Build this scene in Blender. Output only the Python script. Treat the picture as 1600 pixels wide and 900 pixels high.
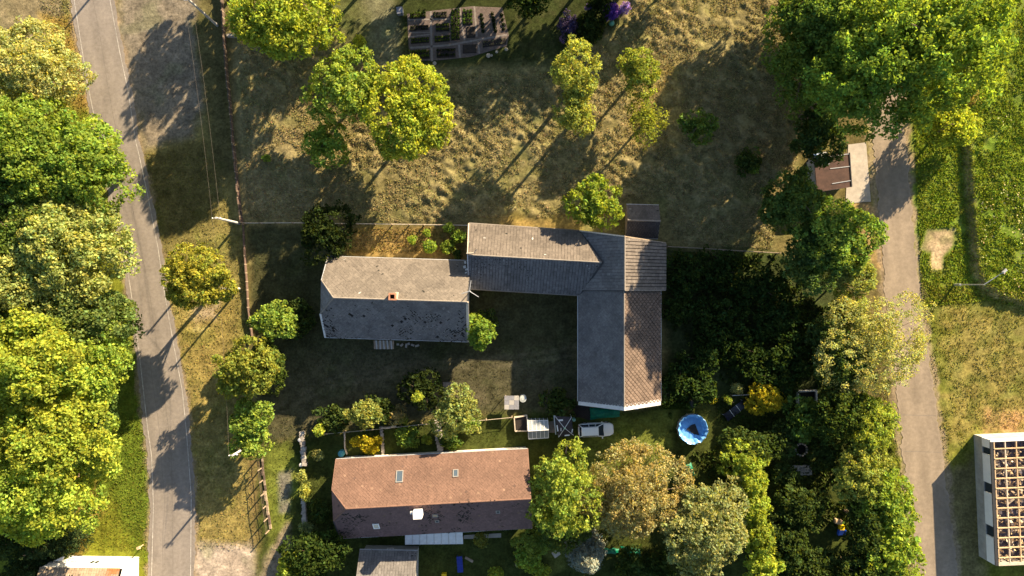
import bpy, math, random
import numpy as np
from mathutils import Vector

# ------------------------------------------------------------------ scene, camera, light
for o in list(bpy.data.objects):
    bpy.data.objects.remove(o)
scene = bpy.context.scene
col = scene.collection
S = 0.08                 # metres per photo pixel on the ground
H = 85.333               # flying height
SUN_EL = math.radians(20.5)
SUN_H = (0.64, 0.77)     # horizontal direction towards the sun

cam_d = bpy.data.cameras.new('camera')
cam_d.lens = 24; cam_d.sensor_width = 36; cam_d.clip_start = 1; cam_d.clip_end = 3000
cam = bpy.data.objects.new('camera', cam_d); col.objects.link(cam)
cam.location = (0, 0, H); cam.rotation_euler = (0, 0, 0)
scene.camera = cam

world = bpy.data.worlds.new('World'); scene.world = world; world.use_nodes = True
wn = world.node_tree; wn.nodes.clear()
sky = wn.nodes.new('ShaderNodeTexSky'); sky.sky_type = 'NISHITA'; sky.sun_disc = False
sky.sun_elevation = SUN_EL; sky.sun_rotation = math.atan2(*SUN_H)
bg = wn.nodes.new('ShaderNodeBackground'); bg.inputs['Strength'].default_value = 0.05
wo = wn.nodes.new('ShaderNodeOutputWorld')
wn.links.new(sky.outputs[0], bg.inputs[0]); wn.links.new(bg.outputs[0], wo.inputs[0])

sun_d = bpy.data.lights.new('sun', 'SUN'); sun_d.energy = 4.3; sun_d.angle = math.radians(0.5)
sun_d.color = (1.0, 0.80, 0.53)
sun = bpy.data.objects.new('sun', sun_d); col.objects.link(sun)
sun.rotation_euler = Vector((-SUN_H[0]*math.cos(SUN_EL), -SUN_H[1]*math.cos(SUN_EL), -math.sin(SUN_EL))).to_track_quat('-Z', 'Y').to_euler()
sun.location = (60, 70, 60)

scene.view_settings.view_transform = 'Standard'; scene.view_settings.look = 'None'
scene.view_settings.exposure = 2.25; scene.view_settings.gamma = 1.0
scene.view_settings.use_curve_mapping = False
scene.render.engine = 'CYCLES'

# ------------------------------------------------------------------ helpers
rnd = random.Random(7)
RNG = np.random.default_rng(11)

def P(px, py, h=0.0):
    k = S*(H-h)/H
    return np.array([(px-800)*k, (450-py)*k, h])

def new_mat(name):
    m = bpy.data.materials.new(name); m.use_nodes = True
    nt = m.node_tree; nt.nodes.clear()
    out = nt.nodes.new('ShaderNodeOutputMaterial')
    return m, nt, out

def mat(name, color, rough=0.8, var=0.25, scale=3.0, bump=0.0, bscale=20.0, metal=0.0, vcol=False, spec=0.3, var2=0.0, scale2=0.4):
    """plain procedural material: colour (or per-face colour attribute) times two noises, with bump"""
    m, nt, out = new_mat(name); N = nt.nodes.new; Lk = nt.links.new
    b = N('ShaderNodeBsdfPrincipled'); b.inputs['Roughness'].default_value = rough
    b.inputs['Metallic'].default_value = metal; b.inputs['Specular IOR Level'].default_value = spec
    tc = N('ShaderNodeTexCoord')
    if vcol:
        src = N('ShaderNodeAttribute'); src.attribute_name = 'Col'; cur = src.outputs['Color']
    else:
        src = N('ShaderNodeRGB'); src.outputs[0].default_value = (*color, 1); cur = src.outputs[0]
    for v, s in ((var, scale), (var2, scale2)):
        if v <= 0: continue
        n = N('ShaderNodeTexNoise'); n.inputs['Scale'].default_value = s; n.inputs['Detail'].default_value = 5
        n.inputs['Roughness'].default_value = 0.65
        Lk(tc.outputs['Object'], n.inputs['Vector'])
        mr = N('ShaderNodeMapRange'); mr.inputs[1].default_value = 0.3; mr.inputs[2].default_value = 0.7
        mr.inputs[3].default_value = 1-v; mr.inputs[4].default_value = 1+v
        Lk(n.outputs['Fac'], mr.inputs[0])
        mx = N('ShaderNodeVectorMath'); mx.operation = 'SCALE'
        Lk(cur, mx.inputs[0]); Lk(mr.outputs[0], mx.inputs['Scale']); cur = mx.outputs[0]
    Lk(cur, b.inputs['Base Color'])
    if bump > 0:
        n = N('ShaderNodeTexNoise'); n.inputs['Scale'].default_value = bscale; n.inputs['Detail'].default_value = 4
        Lk(tc.outputs['Object'], n.inputs['Vector'])
        bp = N('ShaderNodeBump'); bp.inputs['Strength'].default_value = bump; bp.inputs['Distance'].default_value = 0.05
        Lk(n.outputs['Fac'], bp.inputs['Height']); Lk(bp.outputs[0], b.inputs['Normal'])
    Lk(b.outputs[0], out.inputs[0])
    return m

def leaf_mat(name='leaf', trans=0.52):
    m, nt, out = new_mat(name); N = nt.nodes.new; Lk = nt.links.new
    a = N('ShaderNodeAttribute'); a.attribute_name = 'Col'
    d = N('ShaderNodeBsdfDiffuse'); t = N('ShaderNodeBsdfTranslucent')
    mt = N('ShaderNodeMix'); mt.data_type = 'RGBA'; mt.blend_type = 'MULTIPLY'; mt.inputs[0].default_value = 1
    Lk(a.outputs['Color'], mt.inputs[6]); mt.inputs[7].default_value = (1.25, 1.2, 0.45, 1)
    Lk(a.outputs['Color'], d.inputs['Color']); Lk(mt.outputs[2], t.inputs['Color'])
    mx = N('ShaderNodeMixShader'); mx.inputs[0].default_value = trans
    Lk(d.outputs[0], mx.inputs[1]); Lk(t.outputs[0], mx.inputs[2])
    Lk(mx.outputs[0], out.inputs[0])
    return m

def glass_mat(name, color, rough=0.08, alpha=1.0):
    m, nt, out = new_mat(name); N = nt.nodes.new; Lk = nt.links.new
    b = N('ShaderNodeBsdfPrincipled'); b.inputs['Base Color'].default_value = (*color, 1)
    b.inputs['Roughness'].default_value = rough; b.inputs['Alpha'].default_value = alpha
    b.inputs['Specular IOR Level'].default_value = 0.6
    Lk(b.outputs[0], out.inputs[0])
    return m

BASE = {}
def tag(o, label=None, cat=None, group=None, kind=None):
    if label: o['label'] = label
    if cat: o['category'] = cat
    if group: o['group'] = group
    if kind: o['kind'] = kind
    return o

def thing(name, label, cat, loc, group=None):
    o = bpy.data.objects.new(name, None); col.objects.link(o)
    o.empty_display_size = 0.3
    o.location = (float(loc[0]), float(loc[1]), float(loc[2]) if len(loc) > 2 else 0.0)
    BASE[o.name] = np.array(o.location, dtype=float)
    return tag(o, label, cat, group)

def gbase(parent):
    b = np.zeros(3)
    p = parent
    while p is not None:
        b = b + BASE.get(p.name, np.zeros(3)); p = p.parent
    return b

def mk_np(name, V, F, m, parent=None, C=None, smooth=False, origin=None):
    """V (n,3) world coords, F (k,4) or (k,3) int array -> mesh object; child coords relative to parent's base"""
    V = np.asarray(V, dtype=np.float32).copy(); F = np.asarray(F, dtype=np.int32)
    off = gbase(parent) if parent is not None else (np.asarray(origin, dtype=float) if origin is not None else np.zeros(3))
    V -= off.astype(np.float32)
    me = bpy.data.meshes.new(name)
    k, c = F.shape
    me.vertices.add(len(V)); me.vertices.foreach_set('co', V.ravel())
    me.loops.add(k*c); me.loops.foreach_set('vertex_index', F.ravel())
    me.polygons.add(k)
    me.polygons.foreach_set('loop_start', np.arange(0, k*c, c, dtype=np.int32))
    me.polygons.foreach_set('loop_total', np.full(k, c, dtype=np.int32))
    if smooth: me.polygons.foreach_set('use_smooth', np.ones(k, dtype=bool))
    if C is not None:
        a = me.color_attributes.new('Col', 'FLOAT_COLOR', 'POINT')
        C4 = np.ones((len(V), 4), dtype=np.float32); C4[:, :3] = C
        a.data.foreach_set('color', C4.ravel())
    me.update(calc_edges=True)
    me.materials.append(m)
    o = bpy.data.objects.new(name, me); col.objects.link(o)
    if parent is not None: o.parent = parent
    elif origin is not None:
        o.location = [float(v) for v in origin]
    return o

class MB:
    def __init__(s): s.v = []; s.f = []; s.c = []
    def poly(s, pts, c=None):
        n = len(s.v); s.v += [tuple(float(q) for q in p) for p in pts]; s.f.append(tuple(range(n, n+len(pts))))
        s.c += [c or (1, 1, 1)]*len(pts)
    def box(s, c, size, rz=0.0, colr=None, tilt=None):
        x, y, z = [q/2 for q in size]; ca, sa = math.cos(rz), math.sin(rz); n = len(s.v)
        for dz in (-z, z):
            for dx, dy in ((-x, -y), (x, -y), (x, y), (-x, y)):
                zz = dz + (tilt[0]*dx + tilt[1]*dy if tilt else 0)
                s.v.append((c[0]+dx*ca-dy*sa, c[1]+dx*sa+dy*ca, c[2]+zz)); s.c.append(colr or (1, 1, 1))
        for f in ((3, 2, 1, 0), (4, 5, 6, 7), (0, 1, 5, 4), (1, 2, 6, 5), (2, 3, 7, 6), (3, 0, 4, 7)):
            s.f.append(tuple(n+q for q in f))
    def prism(s, pts, z0, z1, colr=None):
        k = len(pts); n = len(s.v)
        for z in (z0, z1):
            for p in pts: s.v.append((float(p[0]), float(p[1]), z)); s.c.append(colr or (1, 1, 1))
        s.f.append(tuple(n+q for q in reversed(range(k)))); s.f.append(tuple(n+k+q for q in range(k)))
        for i in range(k):
            j = (i+1) % k; s.f.append((n+i, n+j, n+k+j, n+k+i))
    def tube(s, p0, p1, r0, r1=None, n=6, colr=None, cap=True):
        r1 = r0 if r1 is None else r1
        a = Vector([float(q) for q in p0]); b = Vector([float(q) for q in p1]); d = b-a
        if d.length < 1e-6: return
        d.normalize(); u = d.orthogonal().normalized(); w = d.cross(u); k = len(s.v)
        for q, r in ((a, r0), (b, r1)):
            for i in range(n):
                t = 2*math.pi*i/n; p = q + u*(r*math.cos(t)) + w*(r*math.sin(t))
                s.v.append(tuple(p)); s.c.append(colr or (1, 1, 1))
        for i in range(n):
            j = (i+1) % n; s.f.append((k+i, k+j, k+n+j, k+n+i))
        if cap:
            s.f.append(tuple(k+i for i in reversed(range(n)))); s.f.append(tuple(k+n+i for i in range(n)))
    def lathe(s, c, prof, n=24, colr=None, closed=False):
        k = len(s.v)
        for (r, z) in prof:
            for i in range(n):
                t = 2*math.pi*i/n; s.v.append((c[0]+r*math.cos(t), c[1]+r*math.sin(t), c[2]+z)); s.c.append(colr or (1, 1, 1))
        for j in range(len(prof)-1):
            for i in range(n):
                i2 = (i+1) % n; s.f.append((k+j*n+i, k+j*n+i2, k+(j+1)*n+i2, k+(j+1)*n+i))
        if closed:
            s.f.append(tuple(k+i for i in reversed(range(n)))); m = k+(len(prof)-1)*n
            s.f.append(tuple(m+i for i in range(n)))
    def build(s, name, m, parent=None, origin=None, smooth=False):
        off = gbase(parent) if parent is not None else (np.asarray(origin, dtype=float) if origin is not None else np.zeros(3))
        V = (np.array(s.v, dtype=float)-off).tolist()
        me = bpy.data.meshes.new(name); me.from_pydata(V, [], s.f)
        a = me.color_attributes.new('Col', 'FLOAT_COLOR', 'POINT')
        C4 = np.ones((len(V), 4), dtype=np.float32); C4[:, :3] = np.array(s.c, dtype=np.float32)
        a.data.foreach_set('color', C4.ravel())
        if smooth:
            for p in me.polygons: p.use_smooth = True
        me.update(); me.materials.append(m)
        o = bpy.data.objects.new(name, me); col.objects.link(o)
        if parent is not None: o.parent = parent
        elif origin is not None: o.location = [float(q) for q in origin]
        return o

# value noise on arrays
NG = {}
def vnoise(x, y, scale, seed, octaves=3):
    out = np.zeros_like(x, dtype=float); amp = 1.0; tot = 0
    for o in range(octaves):
        if (seed, o) not in NG: NG[(seed, o)] = np.random.default_rng(seed*101+o).random((256, 256))
        G = NG[(seed, o)]
        u = x/scale + 500.3*o; v = y/scale + 211.7*o
        i = np.floor(u).astype(int); j = np.floor(v).astype(int); fu = u-i; fv = v-j
        fu = fu*fu*(3-2*fu); fv = fv*fv*(3-2*fv)
        a = G[i % 256, j % 256]; b = G[(i+1) % 256, j % 256]; c = G[i % 256, (j+1) % 256]; d = G[(i+1) % 256, (j+1) % 256]
        out += amp*((a*(1-fu)+b*fu)*(1-fv)+(c*(1-fu)+d*fu)*fv); tot += amp; amp *= 0.5; scale *= 0.5
    return out/tot

def sdist(x, y, poly):
    """signed distance (px) to polygon, positive inside"""
    d = np.full(x.shape, 1e9); ins = np.zeros(x.shape, bool); n = len(poly)
    for i in range(n):
        ax, ay = poly[i]; bx, by = poly[(i+1) % n]
        ex, ey = bx-ax, by-ay; L2 = ex*ex+ey*ey+1e-9
        t = np.clip(((x-ax)*ex+(y-ay)*ey)/L2, 0, 1)
        d = np.minimum(d, np.hypot(x-ax-t*ex, y-ay-t*ey))
        c = ((ay > y) != (by > y)) & (x < (bx-ax)*(y-ay)/((by-ay) if by != ay else 1e-9)+ax)
        ins ^= c
    return np.where(ins, d, -d)

def interp_line(pts, y):
    ys = [p[1] for p in pts]; xs = [p[0] for p in pts]
    return np.interp(y, ys, xs)

# ------------------------------------------------------------------ materials
M = {}
M['leaf'] = leaf_mat('leaf')
M['needle'] = leaf_mat('needle', 0.15)
M['bark'] = mat('bark', (0.13, 0.09, 0.06), 0.9, 0.35, 6, 0.6, 15)
M['ground'] = mat('ground', (1, 1, 1), 0.95, 0.42, 3.2, 1.0, 9, vcol=True, spec=0.05, var2=0.22, scale2=0.7)
M['blade'] = leaf_mat('grass_blade', 0.25)
M['asphalt'] = mat('asphalt', (0.2, 0.174, 0.148), 0.85, 0.16, 2.5, 0.25, 60, vcol=True, spec=0.25, var2=0.08, scale2=0.3)
M['paving'] = mat('lane_surface', (0.24, 0.197, 0.15), 0.9, 0.15, 2.2, 0.25, 40, vcol=True, spec=0.2, var2=0.08, scale2=0.4)
M['paint'] = mat('road_paint', (0.34, 0.315, 0.285), 0.7, 0.35, 3, var2=0.35, scale2=0.8)
M['concrete'] = mat('concrete', (0.34, 0.3, 0.25), 0.9, 0.15, 2, 0.3, 20, var2=0.15)
M['tile'] = mat('roof_tile', (1, 1, 1), 0.85, 0.2, 5, 0.25, 25, vcol=True, spec=0.25, var2=0.12, scale2=0.5)
M['deck'] = mat('roof_deck', (0.02, 0.018, 0.016), 0.95, 0.2, 3)
M['plaster'] = mat('plaster', (0.62, 0.57, 0.48), 0.9, 0.12, 1.5, 0.2, 20, var2=0.12)
M['plaster_grey'] = mat('plaster_grey', (0.36, 0.34, 0.31), 0.9, 0.2, 1.2, 0.3, 14, var2=0.15)
M['whitewall'] = mat('white_render', (0.8, 0.79, 0.76), 0.85, 0.06, 1.5, 0.1, 20)
M['wood'] = mat('weathered_wood', (0.26, 0.2, 0.14), 0.85, 0.3, 4, 0.4, 20)
M['newwood'] = mat('new_timber', (0.48, 0.34, 0.2), 0.8, 0.2, 4, 0.2, 20)
M['palewood'] = mat('pale_timber', (0.5, 0.42, 0.32), 0.8, 0.2, 4)
M['brick'] = mat('brick', (0.36, 0.17, 0.1), 0.9, 0.25, 6, 0.4, 12)
M['stone'] = mat('stone', (0.33, 0.3, 0.26), 0.9, 0.3, 4, 0.5, 10, vcol=True)
M['stonep'] = mat('stone_plain', (0.33, 0.3, 0.26), 0.9, 0.3, 4, 0.5, 10)
M['metal'] = mat('galvanised_metal', (0.42, 0.43, 0.44), 0.5, 0.12, 3, metal=0.5)
M['flash'] = mat('zinc_flashing', (0.5, 0.5, 0.5), 0.55, 0.12, 2, metal=0.2)
M['dark'] = mat('dark_metal', (0.03, 0.03, 0.032), 0.6, 0.1, 4)
M['black'] = mat('black', (0.006, 0.006, 0.006), 0.9, 0, 1)
M['glass'] = glass_mat('window_glass', (0.03, 0.04, 0.05))
M['skyglass'] = glass_mat('skylight_glass', (0.05, 0.07, 0.09))
M['ghglass'] = glass_mat('greenhouse_glass', (0.5, 0.56, 0.6), 0.2, 0.42)
M['carpaint'] = mat('car_paint', (0.78, 0.79, 0.8), 0.3, 0.02, 1, spec=0.5)
M['rubber'] = mat('rubber', (0.02, 0.02, 0.02), 0.85, 0.1, 5)
M['cable'] = mat('cable', (0.09, 0.075, 0.06), 0.7, 0, 1)
M['polewood'] = mat('pole', (0.4, 0.38, 0.36), 0.85, 0.2, 3)
M['vcol'] = mat('painted', (1, 1, 1), 0.6, 0.12, 4, vcol=True)
M['greennet'] = mat('green_tarp', (0.0, 0.14, 0.08), 0.6, 0.35, 3, 0.5, 6)
M['poolblue'] = mat('pool_liner', (0.11, 0.3, 0.6), 0.35, 0.12, 2, 0.15, 4, spec=0.5)
M['soil'] = mat('soil', (0.11, 0.085, 0.075), 0.95, 0.3, 3, 0.8, 10)
M['darksoil'] = mat('dark_soil', (0.025, 0.02, 0.018), 0.95, 0.3, 5, 0.8, 12)
M['path'] = mat('garden_path', (0.19, 0.165, 0.15), 0.9, 0.25, 3, 0.4, 10)
M['solar'] = glass_mat('solar_cells', (0.012, 0.013, 0.03), 0.25)
M['bitumen'] = mat('bitumen_roof', (0.075, 0.04, 0.03), 0.8, 0.3, 2, 0.3, 20, var2=0.2)

# ------------------------------------------------------------------ road geometry in photo pixels
RL_W = [(60, -250), (96, -80), (116, 0), (136, 125), (156, 225), (172, 297), (200, 425), (205, 457), (217, 545), (231, 670), (237, 712), (240, 790), (237, 900), (232, 1000), (220, 1200)]
RL_E = [(125, -250), (155, -80), (172, 0), (187, 80), (200, 140), (212, 220), (217, 240), (230, 300), (247, 387), (257, 457), (270, 530), (285, 610), (291, 670), (295, 720), (299, 775), (298, 900), (294, 1000), (284, 1200)]
RR_W = [(1350, -250), (1358, 0), (1363, 190), (1371, 300), (1385, 470), (1403, 620), (1420, 800), (1432, 900), (1450, 1050), (1468, 1200)]
RR_E = [(1400, -250), (1406, 0), (1412, 190), (1420, 300), (1437, 470), (1460, 620), (1477, 750), (1495, 900), (1517, 1050), (1537, 1200)]

# ------------------------------------------------------------------ ground
def axis(lo, hi, step, far):
    a = np.arange(lo, hi+step/2, step)
    g = []; d = step; q = hi
    while q < far:
        d *= 1.35; q += d; g.append(q)
    g = np.array(g); h = lo-(g-hi)
    return np.concatenate([h[::-1], a, g])
GX = axis(-72, 72, 0.26, 900); GY = axis(-43, 43, 0.26, 900)
X, Y = np.meshgrid(GX, GY); PX = X/S+800; PY = 450-Y/S
nA = vnoise(X+999, Y+999, 3.0, 1, 3)-0.5; nB = vnoise(X+999, Y+999, 0.9, 2, 3)-0.5; nC = vnoise(X+999, Y+999, 9.0, 3, 3)-0.5
nD = vnoise(X+999, Y+999, 0.35, 6, 2)-0.5

def sm(a, lo, hi):
    t = np.clip((a-lo)/(hi-lo), 0, 1); return t*t*(3-2*t)
def sd(poly, amp=14, amp2=8):
    return sdist(PX, PY, poly)+nA*amp*2+nB*amp2*2
GC = np.zeros(X.shape+(3,)); GC[:] = (0.15, 0.125, 0.05)
def paint(poly, c, soft=12, amp=10, amp2=7, k=1.0):
    w = (sm(sd(poly, amp, amp2), -soft, soft)*k)[..., None]
    GC[:] = GC*(1-w)+np.array(c)*w

TAN = (0.24, 0.18, 0.085); HAY = (0.145, 0.125, 0.052); GREEN = (0.085, 0.105, 0.014); LUSH = (0.115, 0.165, 0.02)
DKGRASS = (0.05, 0.058, 0.016); GOLD = (0.205, 0.165, 0.055); DIRT = (0.26, 0.19, 0.12); GREY = (0.165, 0.14, 0.105)
# west of the main road: lawn under the wood
paint([(-400, -400), (100, -400), (150, 165), (200, 430), (240, 760), (236, 1300), (-400, 1300)], (0.125, 0.14, 0.016))
paint([(-50, -100), (100, -100), (110, 30), (60, 70), (-50, 60)], (0.17, 0.14, 0.08))
paint([(60, 20), (125, 20), (150, 160), (120, 180)], (0.22, 0.155, 0.04), 8)
paint([(150, 540), (225, 540), (236, 700), (238, 800), (215, 880), (165, 760)], (0.09, 0.125, 0.014), 10)
paint([(110, 800), (150, 760), (165, 790), (120, 880), (105, 880)], (0.2, 0.14, 0.04), 10)
# between road and fence
paint([(170, -300), (340, -300), (372, 300), (390, 450), (420, 900), (420, 1300), (290, 1300), (300, 780), (270, 530), (215, 220)], (0.165, 0.14, 0.048))
paint([(170, -300), (320, -300), (315, 60), (322, 170), (300, 215), (225, 235), (190, 90)], GREY, 12)
paint([(322, -300), (352, -300), (368, 260), (330, 330), (322, 180), (305, 60)], (0.085, 0.075, 0.03), 10)
paint([(225, 240), (330, 215), (345, 330), (250, 390), (235, 300)], (0.1, 0.085, 0.03), 14)
paint([(265, 470), (370, 470), (380, 700), (400, 850), (310, 850), (300, 700)], GOLD, 12)
paint([(300, 480), (345, 470), (340, 500), (305, 505)], (0.3, 0.24, 0.16), 8)
paint([(300, 850), (395, 850), (410, 1000), (290, 1300), (300, 900)], (0.3, 0.25, 0.2), 12)
paint([(385, 690), (410, 690), (420, 850), (395, 850)], (0.15, 0.11, 0.045), 8)
# orchard meadow with mown hay
MEADOW = [(362, -200), (1245, -200), (1250, 250), (1210, 395), (1035, 385), (735, 352), (385, 348), (370, 200)]
paint(MEADOW, HAY, 8, 5, 4)
paint([(365, 60), (380, 340), (470, 345), (470, 200), (420, 100)], (0.19, 0.16, 0.075), 25)
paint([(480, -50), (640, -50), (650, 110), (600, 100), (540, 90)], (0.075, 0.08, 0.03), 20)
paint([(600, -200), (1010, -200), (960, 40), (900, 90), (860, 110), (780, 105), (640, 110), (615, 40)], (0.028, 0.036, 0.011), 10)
paint([(555, -50), (615, -50), (630, 110), (590, 110)], (0.15, 0.145, 0.09), 12, k=0.7)
paint([(640, 110), (860, 105), (900, 90), (850, 190), (720, 200), (650, 170)], (0.1, 0.1, 0.045), 20, k=0.8)
paint([(560, 290), (640, 270), (700, 330), (640, 350), (545, 350)], (0.14, 0.12, 0.05), 15, k=0.7)
paint([(1000, 110), (1060, 100), (1080, 180), (1050, 240), (970, 230)], (0.22, 0.165, 0.05), 15, k=0.8)
paint([(800, 340), (905, 345), (900, 360), (740, 352)], (0.2, 0.145, 0.05), 8)
paint([(1080, 150), (1240, 120), (1240, 330), (1120, 260)], (0.13, 0.105, 0.045), 25, k=0.7)
# yards: ground colour lowered to deepen the shade there
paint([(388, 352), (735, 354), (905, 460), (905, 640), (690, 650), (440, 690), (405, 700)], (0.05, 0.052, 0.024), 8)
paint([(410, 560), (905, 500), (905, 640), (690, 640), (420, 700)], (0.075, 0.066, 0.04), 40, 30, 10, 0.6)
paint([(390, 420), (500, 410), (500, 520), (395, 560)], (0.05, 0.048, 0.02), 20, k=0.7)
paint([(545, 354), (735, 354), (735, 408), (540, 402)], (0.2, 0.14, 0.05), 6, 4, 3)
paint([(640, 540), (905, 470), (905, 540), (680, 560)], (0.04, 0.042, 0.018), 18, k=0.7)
for off in (0, 12):        # faint wheel ruts across the yard
    rp = [(420, 640+off), (520, 590+off), (650, 566+off), (800, 556+off), (900, 540+off)]
    paint(rp+[(x, y+4) for x, y in rp[::-1]], (0.11, 0.095, 0.06), 3, 2, 3, 0.55)
paint([(640, 600), (720, 590), (760, 625), (650, 640)], (0.1, 0.085, 0.055), 14, 16, 10, 0.6)
# dark garden east of the barns, gardens south
paint([(1038, 385), (1215, 395), (1310, 420), (1375, 480), (1400, 640), (1250, 640), (1035, 640)], (0.04, 0.05, 0.018), 10)  # dark green ground, lowered further to deepen the shade here
paint([(405, 690), (700, 650), (905, 640), (1040, 630), (1400, 640), (1425, 1300), (400, 1300)], (0.04, 0.05, 0.012), 8)  # lawn green, also darkened for the shade
paint([(950, 650), (1060, 640), (1050, 700), (900, 760), (870, 720)], (0.11, 0.13, 0.025), 14)
paint([(410, 700), (450, 690), (470, 760), (455, 800), (420, 870)], (0.12, 0.14, 0.025), 8)
paint([(435, 740), (455, 735), (452, 800), (438, 800)], (0.14, 0.13, 0.1), 5, 4, 3)
paint([(420, 860), (450, 820), (440, 1000), (390, 1000)], (0.2, 0.16, 0.11), 8)
paint([(850, 850), (910, 820), (930, 850), (850, 910)], (0.12, 0.13, 0.03), 10)
# lane surroundings east
paint([(1240, -300), (1360, -300), (1372, 300), (1390, 480), (1405, 640), (1330, 640), (1300, 300), (1250, 250)], (0.11, 0.09, 0.035), 10)
paint([(1320, 318), (1372, 310), (1385, 420), (1350, 400)], (0.27, 0.18, 0.08), 10)
paint([(1352, 200), (1368, 200), (1375, 320), (1362, 320)], (0.19, 0.18, 0.03), 4, 3, 3)
paint([(1405, -300), (2100, -300), (2100, 490), (1437, 500)], LUSH, 8)
paint([(1437, 440), (2100, 470), (2100, 1300), (1540, 1300), (1477, 750), (1440, 500)], (0.13, 0.135, 0.022), 10)
paint([(1490, 480), (1620, 500), (1620, 690), (1480, 690), (1470, 560)], (0.23, 0.175, 0.06), 18, 45, 22, 0.62)
paint([(1545, 640), (1600, 645), (1605, 680), (1535, 680)], (0.32, 0.2, 0.09), 10)
paint([(1450, 360), (1492, 357), (1490, 385), (1476, 400), (1475, 422), (1455, 420), (1455, 395), (1440, 390)], (0.33, 0.25, 0.15), 4, 4, 4)
paint([(1385, 640), (1403, 620), (1432, 900), (1440, 1300), (1400, 1300), (1395, 760)], (0.13, 0.15, 0.02), 8)
paint([(1477, 740), (1530, 700), (1540, 900), (1540, 1300), (1500, 900)], (0.14, 0.12, 0.05), 10)
BANK = [(1490, -300), (1503, 150), (1505, 240), (1512, 350), (1518, 420), (1530, 448), (1552, 465), (1600, 478), (1700, 480), (2600, 480), (2600, -300)]
sb = sdist(PX, PY, BANK)+nB*4
w = (sm(sb, -5, 3)*(1-sm(sb, 3, 13)))[..., None]*0.8
GC[:] = GC*(1-w)+np.array((0.32, 0.24, 0.11))*w
for pl_ in ([(1418, -200), (2100, -200), (2100, 485), (1437, 470)], [(1437, 470), (2100, 485), (2100, 700), (1480, 720)]):
    w = (sm(sdist(PX, PY, pl_), -5, 10)*sm(vnoise(X+77, Y+77, 1.6, 13, 3), .48, .62)*0.35)[..., None]; GC[:] = GC*(1-w)+np.array((0.06, 0.09, 0.012))*w
    w = (sm(sdist(PX, PY, pl_), -5, 10)*sm(vnoise(X+177, Y+77, 1.3, 14, 3), .56, .66)*0.2)[..., None]; GC[:] = GC*(1-w)+np.array((0.22, 0.21, 0.07))*w
# speckle of greener and drier plants
w = (sm(nA, 0.05, 0.25)*0.4)[..., None]; GC[:] = GC*(1-w)+GC*np.array((0.72, 0.92, 0.6))*w
w = (sm(nC, 0.0, 0.3)*0.25)[..., None]; GC[:] = GC*(1-w)+GC*np.array((1.2, 1.08, 0.95))*w
GC *= (1+nB*0.7+nD*0.55)[..., None]
# gravel shoulders of the roads
for e, sg in ((RL_W, -1), (RL_E, 1), (RR_W, -1), (RR_E, 1)):
    ex = interp_line(e, PY); d = (PX-ex)*sg
    w = (sm(d+nB*10, -2, 1)*(1-sm(d+nB*12+nA*10, 5, 12)))[..., None]*0.75
    GC[:] = GC*(1-w)+np.array((0.25, 0.19, 0.13))*(1+nD[..., None]*0.5)*w
GC = np.clip(GC, 0.004, 0.8)

# relief: hay lumps and windrows, rough grass, raised meadow behind the bank; flat on roads and building sites
flat = np.ones(X.shape)
for a, b in ((RL_W, RL_E), (RR_W, RR_E)):
    xa = interp_line(a, PY); xb = interp_line(b, PY)
    flat *= 1-sm(np.minimum(PX-xa, xb-PX), -14, -7)
SITES = [[(495, 395), (740, 395), (740, 540), (495, 540)], [(725, 340), (1050, 340), (1050, 645), (895, 645), (895, 470), (725, 470)],
         [(515, 700), (840, 690), (840, 860), (515, 860)], [(555, 860), (660, 860), (660, 920), (555, 920)], [(970, 310), (1040, 310), (1040, 380), (970, 380)],
         [(1255, 215), (1365, 215), (1365, 325), (1255, 325)], [(1512, 670), (1700, 670), (1700, 900), (1512, 900)], [(40, 860), (225, 860), (225, 960), (40, 960)],
         [(628, 3), (800, 3), (800, 105), (628, 105)], [(785, 610), (965, 610), (965, 690), (785, 690)], [(1050, 635), (1115, 635), (1115, 705), (1050, 705)]]
for s_ in SITES: flat *= 1-sm(sdist(PX, PY, s_), -6, 2)
inm = sm(sdist(PX, PY, MEADOW)+nA*10, -2, 14)*flat
XR = X*0.8-Y*0.6; YR = X*0.6+Y*0.8
lum = vnoise(XR*0.8+500, YR*1.25+500, 0.62, 4, 3); row = vnoise(XR*0.16+300, YR*1.0+300, 1.0, 5, 2)
amount = 0.35+0.65*sm(vnoise(X+50, Y+50, 9, 8, 2), 0.35, 0.6)
HAYM = inm*(1-sm(sdist(PX, PY, [(600, -200), (1010, -200), (960, 40), (900, 90), (860, 110), (640, 110), (480, 60), (480, -50)]), -5, 10)*0.85)
HAYM *= 1-0.7*sm(sdist(PX, PY, [(545, 290), (640, 280), (620, 350), (545, 350)]), -10, 5)
Z = HAYM*amount*(np.maximum(lum-0.42, 0)*0.78+np.maximum(row-0.42, 0)*0.42)
Z += flat*(1-inm*0.6)*(nB*0.10+nA*0.12)
Z += sm(sb, -3, 7)*0.75+sm(sb, 4, 9)*(nB*0.25)
far = sm(np.maximum(np.abs(X)-72, np.abs(Y)-43), 0, 40)
Z = Z*(1-far)
dryness = np.clip(np.maximum(lum-0.45, 0)*2.2, 0, 1)[..., None]*HAYM[..., None]*0.55
GC = GC*(1-dryness)+np.array((0.33, 0.27, 0.14))*dryness
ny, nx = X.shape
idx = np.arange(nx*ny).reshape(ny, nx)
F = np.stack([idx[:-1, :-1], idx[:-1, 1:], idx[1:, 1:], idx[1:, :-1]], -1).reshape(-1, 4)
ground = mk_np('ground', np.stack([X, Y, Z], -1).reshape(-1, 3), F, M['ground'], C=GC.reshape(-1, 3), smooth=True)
tag(ground, kind='structure')

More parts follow.
